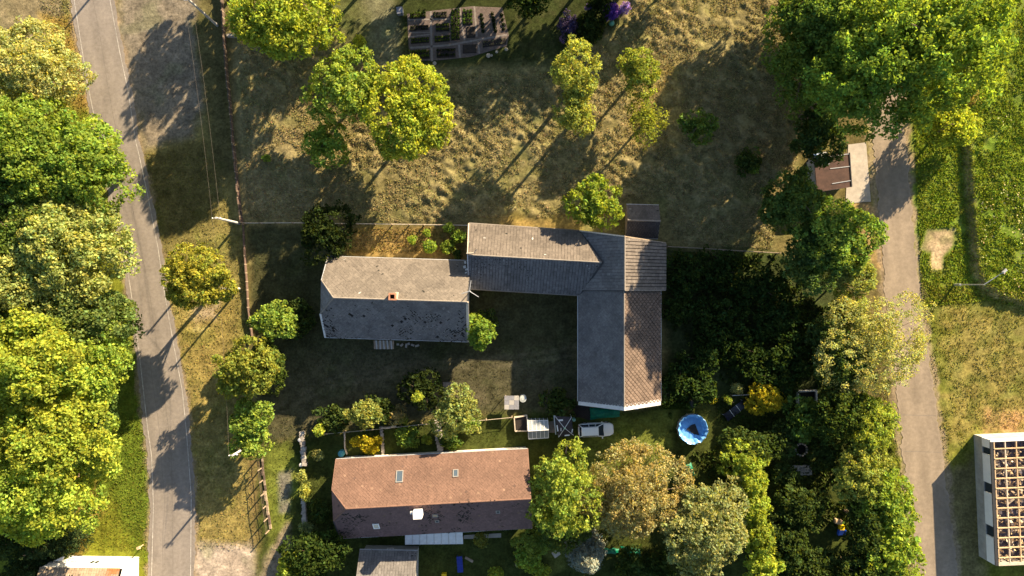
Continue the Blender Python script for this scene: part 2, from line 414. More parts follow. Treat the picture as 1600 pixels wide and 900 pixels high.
def gz(x, y):
    """ground height at world points"""
    x = np.atleast_1d(x); y = np.atleast_1d(y)
    i = np.clip(np.searchsorted(GX, x)-1, 0, nx-2); j = np.clip(np.searchsorted(GY, y)-1, 0, ny-2)
    fu = (x-GX[i])/(GX[i+1]-GX[i]); fv = (y-GY[j])/(GY[j+1]-GY[j])
    return (Z[j, i]*(1-fu)+Z[j, i+1]*fu)*(1-fv)+(Z[j+1, i]*(1-fu)+Z[j+1, i+1]*fu)*fv
def gcol(x, y):
    i = np.clip(np.searchsorted(GX, x), 0, nx-1); j = np.clip(np.searchsorted(GY, y), 0, ny-1)
    return GC[j, i]
def gz1(x, y): return float(gz(x, y)[0])

# ------------------------------------------------------------------ roads
def strip(name, A, B, z, m, o0=0.0, o1=0.0, rag=0.0, seed=3, base=None):
    ys = np.arange(-240, 1190, 3.0); r = np.random.default_rng(seed)
    a = interp_line(A, ys)+o0; b = interp_line(B, ys)+o1
    if rag:
        k = np.ones(5)/5
        a = a+np.convolve(r.normal(0, rag, len(ys)), k, 'same')+r.normal(0, rag*0.3, len(ys)); b = b+np.convolve(r.normal(0, rag, len(ys)), k, 'same')+r.normal(0, rag*0.3, len(ys))
    V = []; TT = np.linspace(0, 1, 17); K = len(TT)
    for t in TT:
        V.append(np.stack([((a*(1-t)+b*t)-800)*S, (450-ys)*S, np.full(len(ys), z)], -1))
    V = np.stack(V, 1).reshape(-1, 3); n = len(ys)
    C = None
    if base is not None:
        # worn wheel tracks, darker crown, dusty edges, patches
        tone = np.interp(TT, [0, .06, .16, .3, .42, .5, .58, .7, .84, .94, 1], [1.12, .95, 1.02, 1.07, .97, .92, .97, 1.07, 1.02, .95, 1.12])[None, :]
        x = V[:, 0].reshape(n, K); y = V[:, 1].reshape(n, K)
        tone = tone*(0.86+0.28*vnoise(x*2.5+90, y*.5+90, 1.6, seed+30, 3))*np.where(vnoise(x+20, y*.6+20, 3.2, seed+31, 2) > .64, .9, 1.0)
        C = np.array(base)[None]*tone.reshape(-1, 1)
    F = [(i*K+j, (i+1)*K+j, (i+1)*K+j+1, i*K+j+1) for i in range(n-1) for j in range(K-1)]
    return mk_np(name, V, F, m, C=C)
road = tag(strip('road', RL_W, RL_E, 0.03, M['asphalt'], -6, 6, 1.9, base=(0.2, 0.174, 0.15)), kind='structure')
lane = tag(strip('lane', RR_W, RR_E, 0.03, M['paving'], -1, 1, 2.6, 5, base=(0.235, 0.188, 0.138)), kind='structure')
for E, nm in ((RL_W, 'edge_line'), (RL_E, 'edge_line')):
    q = strip(nm, E, E, 0.036, M['paint'], -0.6, 0.6); q.parent = road; BASE[road.name] = np.zeros(3)
# tar seams along the middle of the road and joints across the lane
def polyline_sheet(mb, pts, w, z):
    for (a, b) in zip(pts[:-1], pts[1:]):
        a = np.array(a, float); b = np.array(b, float); d = b-a; d /= np.linalg.norm(d)+1e-9; n = np.array([-d[1], d[0]])*w/2
        q = [a-n, b-n, b+n, a+n]
        mb.poly([P(*k)[:2].tolist()+[z] for k in q][::-1])
M['tar'] = mat('tar', (0.15, 0.132, 0.115), 0.8, 0.3, 6)
mb = MB(); ys = np.arange(-40, 940, 8.0); mid = (interp_line(RL_W, ys)*0.5+interp_line(RL_E, ys)*0.5)+np.sin(ys*0.03)*1.2+1.5
polyline_sheet(mb, list(zip(mid, ys)), 0.6, 0.036); mb.build('tar_seam', M['tar'], road)
mb = MB(); ys = np.arange(560, 940, 8.0); mid = (interp_line(RL_W, ys)*0.72+interp_line(RL_E, ys)*0.28)+np.sin(ys*0.05)
polyline_sheet(mb, list(zip(mid, ys)), 0.5, 0.036); mb.build('tar_seam', M['tar'], road)
mb = MB()
for y in (648, 705, 120): polyline_sheet(mb, [(float(interp_line(RR_W, y))+1, y), (float(interp_line(RR_E, y))-1, y+1.5)], 0.5, 0.036)
BASE[lane.name] = np.zeros(3)
mb.build('joint', M['tar'], lane)

# ------------------------------------------------------------------ roofs and buildings
def clip_poly(sub, clip):
    """Sutherland-Hodgman, clip convex CCW"""
    out = sub
    for i in range(len(clip)):
        a = clip[i]; b = clip[(i+1) % len(clip)]; inp = out; out = []
        if not inp: return []
        for j in range(len(inp)):
            p = inp[j]; q = inp[(j+1) % len(inp)]
            dp = (b[0]-a[0])*(p[1]-a[1])-(b[1]-a[1])*(p[0]-a[0]); dq = (b[0]-a[0])*(q[1]-a[1])-(b[1]-a[1])*(q[0]-a[0])
            if dp >= 0: out.append(p)
            if (dp >= 0) != (dq >= 0):
                t = dp/(dp-dq); out.append((p[0]+t*(q[0]-p[0]), p[1]+t*(q[1]-p[1])))
    return out
def area2(p): return 0.5*sum(p[i][0]*p[(i+1) % len(p)][1]-p[(i+1) % len(p)][0]*p[i][1] for i in range(len(p)))

def slope(parent, poly, udir, pattern, w, l, colfn, seed, thick=0.14, lift=0.04, deck_z=-0.0, edge=None, gap=.95, moss_s=1.0, sgap=.012):
    """one roof slope: a solid deck with overlapping tiles on it. poly planar and convex, udir along the eave"""
    r = random.Random(seed)
    pts = [np.array(p, float) for p in poly]
    n = np.zeros(3)
    for i in range(len(pts)): n += np.cross(pts[i], pts[(i+1) % len(pts)])
    n /= np.linalg.norm(n)
    if n[2] < 0: n = -n; pts = pts[::-1]
    u = np.array([udir[0], udir[1], 0.0]); u -= n*np.dot(u, n); u /= np.linalg.norm(u); v = np.cross(n, u)
    if v[2] < 0: v = -v; u = -u
    o = pts[0]
    P2 = [(float(np.dot(p-o, u)), float(np.dot(p-o, v))) for p in pts]
    if area2(P2) < 0: P2 = P2[::-1]
    us = [p[0] for p in P2]; vs = [p[1] for p in P2]; u0, u1, v0, v1 = min(us), max(us), min(vs), max(vs)
    mb = MB()
    top = [o+u*a+v*b for a, b in P2]; bot = [p-n*thick for p in top]
    mb.poly(top); mb.poly(bot[::-1])
    for i in range(len(top)):
        j = (i+1) % len(top); mb.poly([bot[i], bot[j], top[j], top[i]])
    mb.build('roof_deck', edge or M['deck'], parent)
    mb = MB()
    def tile(shape, vlow, vhigh):
        c = clip_poly(shape, P2)
        if len(c) < 3 or abs(area2(c)) < 0.012: return
        cu = sum(p[0] for p in c)/len(c); cv = sum(p[1] for p in c)/len(c)
        cc = colfn(r, (cu-u0)/(u1-u0), (cv-v0)/(v1-v0), cu, cv)
        if cc is None: return
        if len(cc) > 3:          # a lump of moss in the joint below this tile
            sg = r.choice((-1, 1)); ms = moss_s; ln = r.uniform(.10, .24)*ms; wd = r.uniform(.05, .1)*ms; d_ = (0.7, 0.7*sg) if pattern == 'diamond' else r.choice(((1, 0), (0, 1), (1, 0)))
            ce = o+u*(cu+r.uniform(-.1, .1))+v*(cv+r.uniform(-.1, .1)); da = u*d_[0]+v*d_[1]; db = np.cross(n, da)
            q_ = [ce+da*ln*a_+db*wd*b_+n*.05 for a_, b_ in ((-1, -.6), (0, -1), (1, -.5), (.9, .6), (0, .9), (-.9, .7))]
            if all(min(us) < np.dot(k_-o, u) < max(us) for k_ in q_):
                mc = (.016, .016, .013) if cc[3] == 1 else (.34, .33, .31)
                mb.poly([k_+n*.03 for k_ in q_], mc)
                for i in range(6): mb.poly([q_[i]-n*.04, q_[(i+1) % 6]-n*.04, q_[(i+1) % 6]+n*.03, q_[i]+n*.03], mc)
            cc = cc[:3]
        dz = r.uniform(0, 0.014)+0.09*nse(cu, cv, 2.6, seed+200)
        tp = [o+u*a+v*b+n*(0.012+dz+lift*max(0.0, 1-(b-vlow)/(vhigh-vlow))) for a, b in c]
        bt = [o+u*a+v*b+n*0.002 for a, b in c]
        mb.poly(tp, cc)
        dk = tuple(q*0.6 for q in cc)
        for i in range(len(c)):
            j = (i+1) % len(c)
            if c[i][1] < vhigh-0.02 or c[j][1] < vhigh-0.02: mb.poly([bt[i], bt[j], tp[j], tp[i]], dk)
    if pattern == 'diamond':
        nu = int((u1-u0)/w)+2; nv = int((v1-v0)/(l/2))+3
        for j in range(-1, nv):
            for i in range(-1, nu):
                cu = u0+i*w+(w/2 if j % 2 else 0)+r.uniform(-.008, .008); cv = v0+j*l/2
                a, b = w/2*gap, l/2*gap
                tile([(cu-a, cv), (cu, cv-b), (cu+a, cv), (cu, cv+b)], cv-b, cv+b)
    else:
        nu = int((u1-u0)/w)+2; nv = int((v1-v0)/l)+2
        for j in range(-1, nv):
            for i in range(-1, nu):
                cu = u0+i*w+(w/2 if (j % 2 and pattern == 'stagger') else 0)+r.uniform(-.008, .008); cv = v0+j*l
                tile([(cu+sgap, cv), (cu+w-sgap, cv), (cu+w-sgap, cv+l-sgap), (cu+sgap, cv+l-sgap)], cv, cv+l)
    t = mb.build('roof_tiles', M['tile'], parent); t['kind'] = 'stuff'
    return u, v, n, o

def mixc(a, b, t): return tuple(x*(1-t)+y*t for x, y in zip(a, b))
def jit(r, c, s=0.12):
    k = 1+r.uniform(-s, s); return tuple(q*k for q in c)
def nse(u, v, sc, seed):
    s_ = 0.0
    for o, a in ((0, .667), (1, .333)):
        if (seed, o) not in NG: NG[(seed, o)] = np.random.default_rng(seed*101+o).random((256, 256))
        G = NG[(seed, o)]; x = (u+777)/sc*(o+1); y = (v+555)/sc*(o+1); i, j = int(x), int(y); fx, fy = x-i, y-j
        fx = fx*fx*(3-2*fx); fy = fy*fy*(3-2*fy); i %= 255; j %= 255
        s_ += a*((G[i, j]*(1-fx)+G[i+1, j]*fx)*(1-fy)+(G[i, j+1]*(1-fx)+G[i+1, j+1]*fx)*fy)
    return float(s_)
def grey_tiles(base, moss=0.0, miss=0.0, lichen=0.0, low=True, seed=21):
    def f(r, fu, fv, u, v):
        q = nse(u, v, 2.2, seed)
        k = (1-fv)**1.5 if low else 1.0
        wgt = max(0.0, (q-0.42)*3.2)
        if miss and r.random() < miss*k*wgt*2: return None
        if moss and r.random() < moss*k*wgt*2.2+moss*0.08: return jit(r, base, .15)+(1,)
        if lichen and r.random() < lichen: return jit(r, base, .15)+(2,)
        return jit(r, mixc(base, tuple(x*0.75 for x in base), min(1, max(0, (nse(u, v, 1.3, seed+4)-0.35)*2.2))), 0.13)
    return f

def ridge(parent, a, b, m, r=0.11, step=0.45, lift=0.03, name='ridge_cap'):
    a = np.array(a, float); b = np.array(b, float); L = np.linalg.norm(b-a); k = max(1, int(L/step)); mb = MB()
    for i in range(k):
        p = a+(b-a)*(i/k); q = a+(b-a)*((i+1.06)/k)
        mb.tube(p+np.array([0, 0, lift]), q+np.array([0, 0, lift+0.02]), r*1.05, r*0.92, 8)
    o = mb.build(name, m, parent); o['kind'] = 'stuff'; return o
def bar(parent, name, a, b, w, h, m, dz=0.0):
    mb = MB(); a = np.array(a, float)+[0, 0, dz]; b = np.array(b, float)+[0, 0, dz]; d = b-a; L = np.linalg.norm(d); d /= L
    up = np.array([0, 0, 1.0]); s = np.cross(d, up); s /= np.linalg.norm(s)+1e-9; t = np.cross(s, d)
    q = [a+s*i*w/2+t*j*h/2 for i, j in ((-1, -1), (1, -1), (1, 1), (-1, 1))]; e = [p+d*L for p in q]
    mb.poly(q[::-1] if True else q); mb.poly(e)
    for i in range(4):
        j = (i+1) % 4; mb.poly([q[i], q[j], e[j], e[i]])
    return mb.build(name, m, parent)

def wall_mesh(parent, pts_top, name, m, z0=-0.1):
    """pts_top: closed list of (x,y,ztop) around the building; vertical walls, plus gables as given"""
    mb = MB(); n = len(pts_top)
    for i in range(n):
        a = pts_top[i]; b = pts_top[(i+1) % n]
        if len(a) > 3 and a[3] is not None:     # gable apex between a and b
            mb.poly([(a[0], a[1], z0), (b[0], b[1], z0), (b[0], b[1], b[2]), tuple(a[3]), (a[0], a[1], a[2])])
        else:
            mb.poly([(a[0], a[1], z0), (b[0], b[1], z0), (b[0], b[1], b[2]), (a[0], a[1], a[2])])
    return mb.build(name, m, parent)

class Frame:
    def __init__(s, c, ang): s.c = np.array([c[0], c[1], 0.0]); s.a = ang; s.x = np.array([math.cos(ang), math.sin(ang), 0]); s.y = np.array([-math.sin(ang), math.cos(ang), 0])
    def __call__(s, x, y, z=0.0): return s.c+s.x*x+s.y*y+np.array([0, 0, z])

def window(parent, fr, x, y, z, nx_, w, h, side, panes=2):
    """window set proud on a wall; side = outward direction in the frame ('N','S','W','E')"""
    out = {'N': fr.y, 'S': -fr.y, 'E': fr.x, 'W': -fr.x}[side]; al = fr.x if side in 'NS' else fr.y
    c = fr(x, y, z); zz = np.array([0, 0, 1.0])
    def pl(mb, a0, a1, b0, b1, d0, d1):
        pt = lambda a, b, d: c+al*a+zz*b+out*d
        q = [pt(a0, b0, d1), pt(a1, b0, d1), pt(a1, b1, d1), pt(a0, b1, d1)]; e = [pt(a0, b0, d0), pt(a1, b0, d0), pt(a1, b1, d0), pt(a0, b1, d0)]
        mb.poly(q)
        for i in range(4): mb.poly([e[i], e[(i+1) % 4], q[(i+1) % 4], q[i]])
    mb = MB()
    for a0, a1, b0, b1 in ((-w/2, -w/2+.07, -h/2, h/2), (w/2-.07, w/2, -h/2, h/2), (-w/2+.07, w/2-.07, -h/2, -h/2+.07), (-w/2+.07, w/2-.07, h/2-.07, h/2), (-.03, .03, -h/2+.07, h/2-.07)):
        pl(mb, a0, a1, b0, b1, -0.02, 0.05)
    wo_ = mb.build('window', M['whitewall'], parent)
    mb = MB(); pl(mb, -w/2+.05, w/2-.05, -h/2+.05, h/2-.05, -0.02, 0.02); mb.build('pane', M['glass'], wo_)
    mb = MB(); pl(mb, -w/2-.08, w/2+.08, -h/2-.08, -h/2-.005, -0.02, 0.14); mb.build('sill', M['concrete'], wo_)
def door(parent, fr, x, y, w, h, side, m):
    out = {'N': fr.y, 'S': -fr.y, 'E': fr.x, 'W': -fr.x}[side]; al = fr.x if side in 'NS' else fr.y
    c = fr(x, y, 0); z = np.array([0, 0, 1.0]); mb = MB()
    q = [c+al*a+z*b+out*0.04 for a, b in ((-w/2, 0), (w/2, 0), (w/2, h), (-w/2, h))]; e = [p-out*0.06 for p in q]
    mb.poly(q)
    for i in range(4): mb.poly([e[i], e[(i+1) % 4], q[(i+1) % 4], q[i]])
    d = mb.build('door', m, parent)
    mb = MB(); k = c+al*(w/2-.12)+z*1.02+out*0.07; mb.box(k, (0.06, 0.06, 0.12), fr.a); mb.build('handle', M['metal'], d)

def gabled(name, label, cat, c, ang, L, W, h0, h1, tiles_n, tiles_s, pattern, tw, tl, wallm, hip=None, hipcol=None, seed=1, ins=0.4, capm=None, edge=None, verge=None):
    fr = Frame(c, ang); t = thing(name, label, cat, (c[0], c[1], 0)); x0, x1 = -L/2, L/2; y1 = W/2
    u = fr.x
    if hip:
        hh, hi = hip; tt = (hh-h0)/(h1-h0); yh = y1*(1-tt)
        N = [fr(x0, y1, h0), fr(x0, yh, hh), fr(x0+hi, 0, h1), fr(x1, 0, h1), fr(x1, y1, h0)]
        Sx = [fr(x0, -y1, h0), fr(x1, -y1, h0), fr(x1, 0, h1), fr(x0+hi, 0, h1), fr(x0, -yh, hh)]
        slope(t, [fr(x0, yh, hh), fr(x0, -yh, hh), fr(x0+hi, 0, h1)], fr.y, pattern, tw, tl, hipcol or tiles_s, seed+5, edge=edge)
        ridge(t, fr(x0, yh, hh), fr(x0+hi, 0, h1), capm, 0.09); ridge(t, fr(x0, -yh, hh), fr(x0+hi, 0, h1), capm, 0.09)
        ridge(t, fr(x0+hi, 0, h1), fr(x1, 0, h1), capm)
    else:
        N = [fr(x0, y1, h0), fr(x0, 0, h1), fr(x1, 0, h1), fr(x1, y1, h0)]; Sx = [fr(x0, -y1, h0), fr(x1, -y1, h0), fr(x1, 0, h1), fr(x0, 0, h1)]
        ridge(t, fr(x0, 0, h1), fr(x1, 0, h1), capm)
    slope(t, N, u, pattern, tw, tl, tiles_n, seed, edge=edge); slope(t, Sx, u, pattern, tw, tl, tiles_s, seed+1, edge=edge)
    # walls
    k = (h1-h0)/y1; yi = y1-ins; zi = h0+k*ins-0.16; xi0, xi1 = x0+ins, x1-ins*0.5
    if hip:
        zt = hip[0]-0.3; yt = y1*(1-(zt-h0)/(h1-h0))-0.16/k
        mb = MB(); A, B = fr(xi0, yi), fr(xi0, -yi)
        mb.poly([fr(xi0, yi, -.1), fr(xi0, -yi, -.1), fr(xi0, -yi, zi), fr(xi0, -yt, zt), fr(xi0, yt, zt), fr(xi0, yi, zi)])
        mb.poly([fr(xi0, -yi, -.1), fr(xi1, -yi, -.1), fr(xi1, -yi, zi), fr(xi0, -yi, zi)])
        mb.poly([fr(xi1, -yi, -.1), fr(xi1, yi, -.1), fr(xi1, yi, zi), fr(xi1, 0, h1-.2), fr(xi1, -yi, zi)])
        mb.poly([fr(xi1, yi, -.1), fr(xi0, yi, -.1), fr(xi0, yi, zi), fr(xi1, yi, zi)])
        mb.build('wall', wallm, t)
    else:
        mb = MB()
        for xx, s_ in ((xi0, 1), (xi1, -1)):
            q = [fr(xx, yi, -.1), fr(xx, -yi, -.1), fr(xx, -yi, zi), fr(xx, 0, h1-.2), fr(xx, yi, zi)]
            mb.poly(q if s_ > 0 else q[::-1])
        for yy, s_ in ((-yi, 1), (yi, -1)):
            q = [fr(xi0, yy, -.1), fr(xi1, yy, -.1), fr(xi1, yy, zi), fr(xi0, yy, zi)]
            mb.poly(q if s_ > 0 else q[::-1])
        mb.build('wall', wallm, t)
    # gutters
    for s_ in (1, -1):
        mb = MB(); mb.tube(fr(x0, s_*(y1+.05), h0-.06), fr(x1, s_*(y1+.05), h0-.06), 0.065, 0.065, 8); mb.build('gutter', M['metal'] if verge is None else verge, t)
    return t, fr, (x0, x1, y1, yi)

GREY_L = (0.235, 0.205, 0.175); GREY_D = (0.15, 0.14, 0.135)
M['cap_grey'] = mat('ridge_grey', (0.2, 0.175, 0.15), 0.85, 0.2, 4)
M['cap_red'] = mat('ridge_red', (0.15, 0.085, 0.062), 0.85, 0.2, 4)
# --- grey farmhouse
hA, fA, _ = gabled('farmhouse', 'long grey shingled farmhouse with a half-hipped west end and one square brick chimney', 'house',
    (-13.74, -1.33), math.radians(-1.8), 17.2, 9.7, 3.0, 7.0,
    grey_tiles((0.13, 0.111, 0.092), 0.03, 0.0, 0.004, False, 31), grey_tiles((0.14, 0.13, 0.126), 0.75, 0.06, 0.01, True, 33), 'diamond', 0.46, 0.46, M['plaster'], (5.4, 1.85), grey_tiles((0.17, 0.16, 0.15), 0.02), 3, capm=M['cap_grey'])
for x in (-6.5, -3.5, 2.5, 5.5): window(hA, fA, x, -4.45, 1.6, 0, 1.1, 1.3, 'S')
for x in (-5.5, 0.5, 4.5): window(hA, fA, x, 4.45, 1.7, 0, 1.0, 1.2, 'N')
for y in (-2, 2): window(hA, fA, -8.2, y, 1.6, 0, 1.0, 1.3, 'W')
door(hA, fA, -0.3, -4.45, 1.0, 2.05, 'S', M['wood'])
def chimney(parent, c, sx, sy, z0, z1, m, rz=0.0, hole=True, name='chimney'):
    mb = MB()
    if hole:
        t = 0.16
        for dx, dy, ax, ay in ((0, sy/2-t/2, sx, t), (0, -sy/2+t/2, sx, t), (sx/2-t/2, 0, t, sy-2*t), (-sx/2+t/2, 0, t, sy-2*t)):
            ca, sa = math.cos(rz), math.sin(rz)
            mb.box((c[0]+dx*ca-dy*sa, c[1]+dx*sa+dy*ca, (z0+z1)/2), (ax, ay, z1-z0), rz)
    else: mb.box((c[0], c[1], (z0+z1)/2), (sx, sy, z1-z0), rz)
    ch = mb.build(name, m, parent)
    if hole:
        mb = MB(); mb.box((c[0], c[1], z1-0.45), (sx-.3, sy-.3, 0.04), rz); mb.build('flue', M['black'], ch)
    return ch
cp = P(613, 463.5, 7.6)
chimney(hA, cp, 0.85, 0.8, 5.6, 7.7, M['brick'], fA.a)
mb = MB(); q = P(619.5, 462, 7.2); mb.box((q[0], q[1], 6.85), (0.22, 0.8, 1.0), fA.a); mb.build('chimney_board', M['palewood'], hA)
# verge board and cement-capped east gable with an aerial
bar(hA, 'verge_board', fA(8.62, 0, 7.06), fA(8.62, -4.9, 2.98), 0.3, 0.12, M['palewood']); bar(hA, 'verge_board', fA(8.62, 4.9, 2.98), fA(8.62, 0.1, 7.0), 0.12, 0.1, M['dark'])
bar(hA, 'verge_board', fA(-8.62, 4.9, 2.98), fA(-8.62, 1.95, 5.4), 0.1, 0.14, M['metal']); bar(hA, 'verge_board', fA(-8.62, -4.9, 2.98), fA(-8.62, -1.95, 5.4), 0.22, 0.14, M['flash'])
rs = random.Random(5)
for i in range(16):
    mb = MB()
    x = rs.uniform(-8, 8); y = rs.uniform(-4.7, -1.8); z = 3+(4.85+y)*4/4.85
    mb.box(fA(x, y, z+0.06), (rs.uniform(.06, .16), rs.uniform(.06, .14), 0.05), rs.uniform(0, 3))
    mb.build('tile_chip', M['stonep'], hA)
a0 = P(733.5, 455, 8.4); ae = thing('roof_aerial', 'thin three-armed metal aerial on the east gable of the grey farmhouse', 'aerial', (a0[0], a0[1], 6.6))
mb = MB(); mb.tube((a0[0], a0[1], 6.4), (a0[0], a0[1], 8.4), 0.05, 0.05); mb.build('mast', M['metal'], ae)
for ex, ey in ((736, 438), (721, 459), (748, 464)):
    e = P(ex, ey, 8.35); mb = MB(); mb.tube((a0[0], a0[1], 8.33), e, 0.05, 0.035, 5); mb.build('arm', M['metal'], ae)

# --- L-shaped barn: low wing and tall block
bt = thing('barn', 'L-shaped barn with a low long wing and a tall grey tiled cross block', 'barn', (6.0, 1.0, 0))
Wn0 = P(733, 350, 3.5); Wn1 = np.array([8.05, 6.83, 3.5]); Ws0 = P(733, 452, 3.5); Ws1 = np.array([8.05, -0.84, 3.5])
Rw = np.array([-5.05, 3.86, 5.8]); Rv = np.array([10.4, 2.98, 5.8])
Wn0 = np.array([-5.15, 7.72, 3.5]); Ws0 = np.array([-5.15, -0.06, 3.5])
def fitz(p, a, b, c):       # put p on the plane of a, b, c
    n = np.cross(b-a, c-a); z = a[2]-(n[0]*(p[0]-a[0])+n[1]*(p[1]-a[1]))/n[2]; return np.array([p[0], p[1], z])
Wn1 = fitz(Wn1, Wn0, Rw, Rv); Ws1 = fitz(Ws1, Ws0, Rw, Rv)
uw = (Wn1-Wn0)[:2]
slope(bt, [Wn0, Wn1, Rv, Rw], uw, 'square', 0.36, 0.36, grey_tiles((0.135, 0.113, 0.093), 0.02, 0, 0.004, False, 41), 41)
slope(bt, [Ws0, Rw, Rv, Ws1], uw, 'square', 0.36, 0.36, grey_tiles((0.12, 0.115, 0.115), 0.45, 0.0, 0.05, False, 43), 42, moss_s=.5, sgap=.022)
ridge(bt, Rw, Rv, M['cap_grey'], 0.1)
# block
def BK(y_n_w, y_n_r, y_n_e, y_s, xw, xr, xe, h0, h1): return ([np.array([xw, y_s, h0]), np.array([xw, y_n_w, h0]), np.array([xr, y_n_r, h1]), np.array([xr, y_s, h1])],
    [np.array([xr, y_s, h1]), np.array([xr, y_n_r, h1]), np.array([xe, y_n_e, h0]), np.array([xe, y_s, h0])])
w_, e_ = BK(6.83, 5.85, 5.37, -0.25, 8.05, 12.85, 18.4, 3.5, 7.45)
slope(bt, w_, (0, 1), 'square', 0.36, 0.36, grey_tiles((0.132, 0.127, 0.127), 0.0, 0, 0.003, False, 45), 45)
slope(bt, e_, (0, 1), 'square', 0.4, 0.4, grey_tiles((0.14, 0.118, 0.1), 0.3, 0.0, 0.03, False, 47), 46, lift=0.06, moss_s=.5, sgap=.04)
ridge(bt, w_[2], w_[3], M['cap_grey'], 0.1)
w2, e2 = BK(-0.3, -0.3, -0.3, -13.6, 7.98, 12.85, 17.85, 3.3, 7.1)
slope(bt, w2, (0, 1), 'diamond', 0.42, 0.42, grey_tiles((0.132, 0.127, 0.127), 0.0, 0, 0.002, False, 48), 48)
slope(bt, e2, (0, 1), 'diamond', 0.6, 0.66, grey_tiles((0.15, 0.108, 0.082), 0.01, 0, 0.0, False, 49), 49, lift=0.1, gap=.8)
ridge(bt, w2[2], w2[3], M['cap_grey'], 0.09)
for a, b in ((w2[0], w2[3]), (e2[3], e2[0])):
    a = a+np.array([0, -0.1, 0.05]); b = b+np.array([0, -0.1, 0.05]); bar(bt, 'verge_flashing', a, b, 0.7, 0.06, M['flash'])
bar(bt, 'verge_flashing', w_[0]+[0, -.02, .04], w_[3]+[0, -.02, .04], 0.1, 0.1, M['dark']); bar(bt, 'verge_flashing', e_[3]+[0, -.02, .04], e_[0]+[0, -.02, .04], 0.1, 0.1, M['cap_grey'])
bar(bt, 'verge_flashing', w_[1]+[0, .03, .05], w_[2]+[0, .03, .05], 0.16, 0.1, M['palewood']); bar(bt, 'verge_flashing', e_[1]+[0, .03, .05], e_[2]+[0, .03, .05], 0.14, 0.1, M['wood'])
bar(bt, 'valley_shade', Wn1+[.1, 0, .03], Rv+[.12, 0, .06], 0.3, 0.05, M['dark']); bar(bt, 'valley_shade', Ws1+[.1, 0, .03], Rv+[.12, 0, .06], 0.3, 0.05, M['dark'])  # dark strips drawn in for the shade along both valleys
bar(bt, 'verge_board', Wn0+[-.04, 0, .03], Rw+[-.12, 0, .03], 0.12, 0.12, M['palewood']); bar(bt, 'verge_board', Ws0+[-.04, 0, .03], Rw+[-.12, 0, .03], 0.12, 0.12, M['metal'])
for a, b in ((Wn0, Wn1), (Ws0, Ws1)):
    s_ = 1 if a is Wn0 else -1
    mb = MB(); mb.tube(a+[0, s_*.06, -.07], b+[0, s_*.06, -.07], 0.07, 0.07, 8); mb.build('gutter', M['cap_grey'], bt)
for x in (7.92, 17.9):
    mb = MB(); mb.tube((x, -13.6, 3.23), (x, -0.35, 3.23), 0.07, 0.07, 8); mb.build('gutter', M['metal'], bt)
mb = MB()      # walls of the wing and of the block
def vwall(mb, pts, z0=-0.1):
    for a, b in zip(pts[:-1], pts[1:]): mb.poly([(a[0], a[1], z0), (b[0], b[1], z0), (b[0], b[1], b[2]), (a[0], a[1], a[2])])
vwall(mb, [(8.4, 6.4, 3.6), (-4.75, 7.3, 3.6)]); mb.poly([(-4.75, 7.3, -.1), (-4.75, .35, -.1), (-4.75, .35, 3.55), (-4.75, 3.86, 5.6), (-4.75, 7.3, 3.6)])
vwall(mb, [(-4.75, .35, 3.6), (8.4, -.45, 3.6)])
vwall(mb, [(8.4, 6.4, 3.6), (8.4, -13.2, 3.45)][::-1])
mb.poly([(8.4, -13.2, -.1), (17.4, -13.2, -.1), (17.4, -13.2, 3.45), (12.85, -13.2, 6.9), (8.4, -13.2, 3.45)])
vwall(mb, [(17.4, -13.2, 3.45), (17.4, -.3, 3.45)]); vwall(mb, [(18, -.3, 3.6), (18, 5.0, 3.6)]); mb.poly([(18, 5, -.1), (8.4, 6.4, -.1), (8.4, 6.4, 3.6), (12.85, 5.6, 7.2), (18, 5, 3.6)])
mb.poly([(17.4, -.3, -.1), (18, -.3, -.1), (18, -.3, 3.6), (12.85, -.3, 7.2), (17.4, -.3, 3.4)])
mb.build('wall', M['plaster_grey'], bt)
fB = Frame((0, 0), 0)
for y in (-4, -9): door(bt, fB, 8.4, y, 2.4, 2.7, 'W', M['wood'])
door(bt, fB, 12.8, -13.2, 3.0, 2.8, 'S', M['wood'])
for x in (-2, 3): window(bt, Frame((0, 0), math.radians(-3.5)), x, 0.0, 1.9, 0, 0.9, 0.8, 'S')
mb = MB(); q = P(729, 396, 5.9); r_ = P(741, 395, 6.1); mb.tube(q, r_, 0.08, 0.06, 6); mb.tube(r_, P(745, 389, 6.4), 0.04, 0.03, 5); mb.build('bracket', M['palewood'], bt)
for (x, y, w, h_) in ((727, 410, 3, 4), (726, 417, 4, 4), (729, 421, 4, 3), (728, 426, 3, 2)):
    mb = MB(); z = 3+(4.85-(P(x, y, 4.2)[1]+1.5))*4/4.85; q = P(x, y, z); mb.box((q[0], q[1], z+.07), (w*.08, h_*.08, .03), 0.3, tilt=(0, -0.82)); mb.build('cement_patch', M['flash'], hA)

# --- small shed behind the barn
shed, fS, _ = gabled('garden_shed', 'small dark shed with a saddle roof touching the barn on its meadow side', 'shed', (15.85, 8.1), math.radians(-1.5), 3.95, 4.0, 2.2, 3.3,
    grey_tiles((0.12, 0.1, 0.085), 0.1, 0, 0.01, False, 51), grey_tiles((0.045, 0.04, 0.04), 0.1, 0, 0.0, False, 52), 'stagger', 0.34, 0.3, M['wood'], seed=51, capm=M['cap_grey'], ins=0.25, edge=M['cap_grey'])
door(shed, fS, 0.3, 1.75, 0.9, 1.9, 'N', M['wood'])

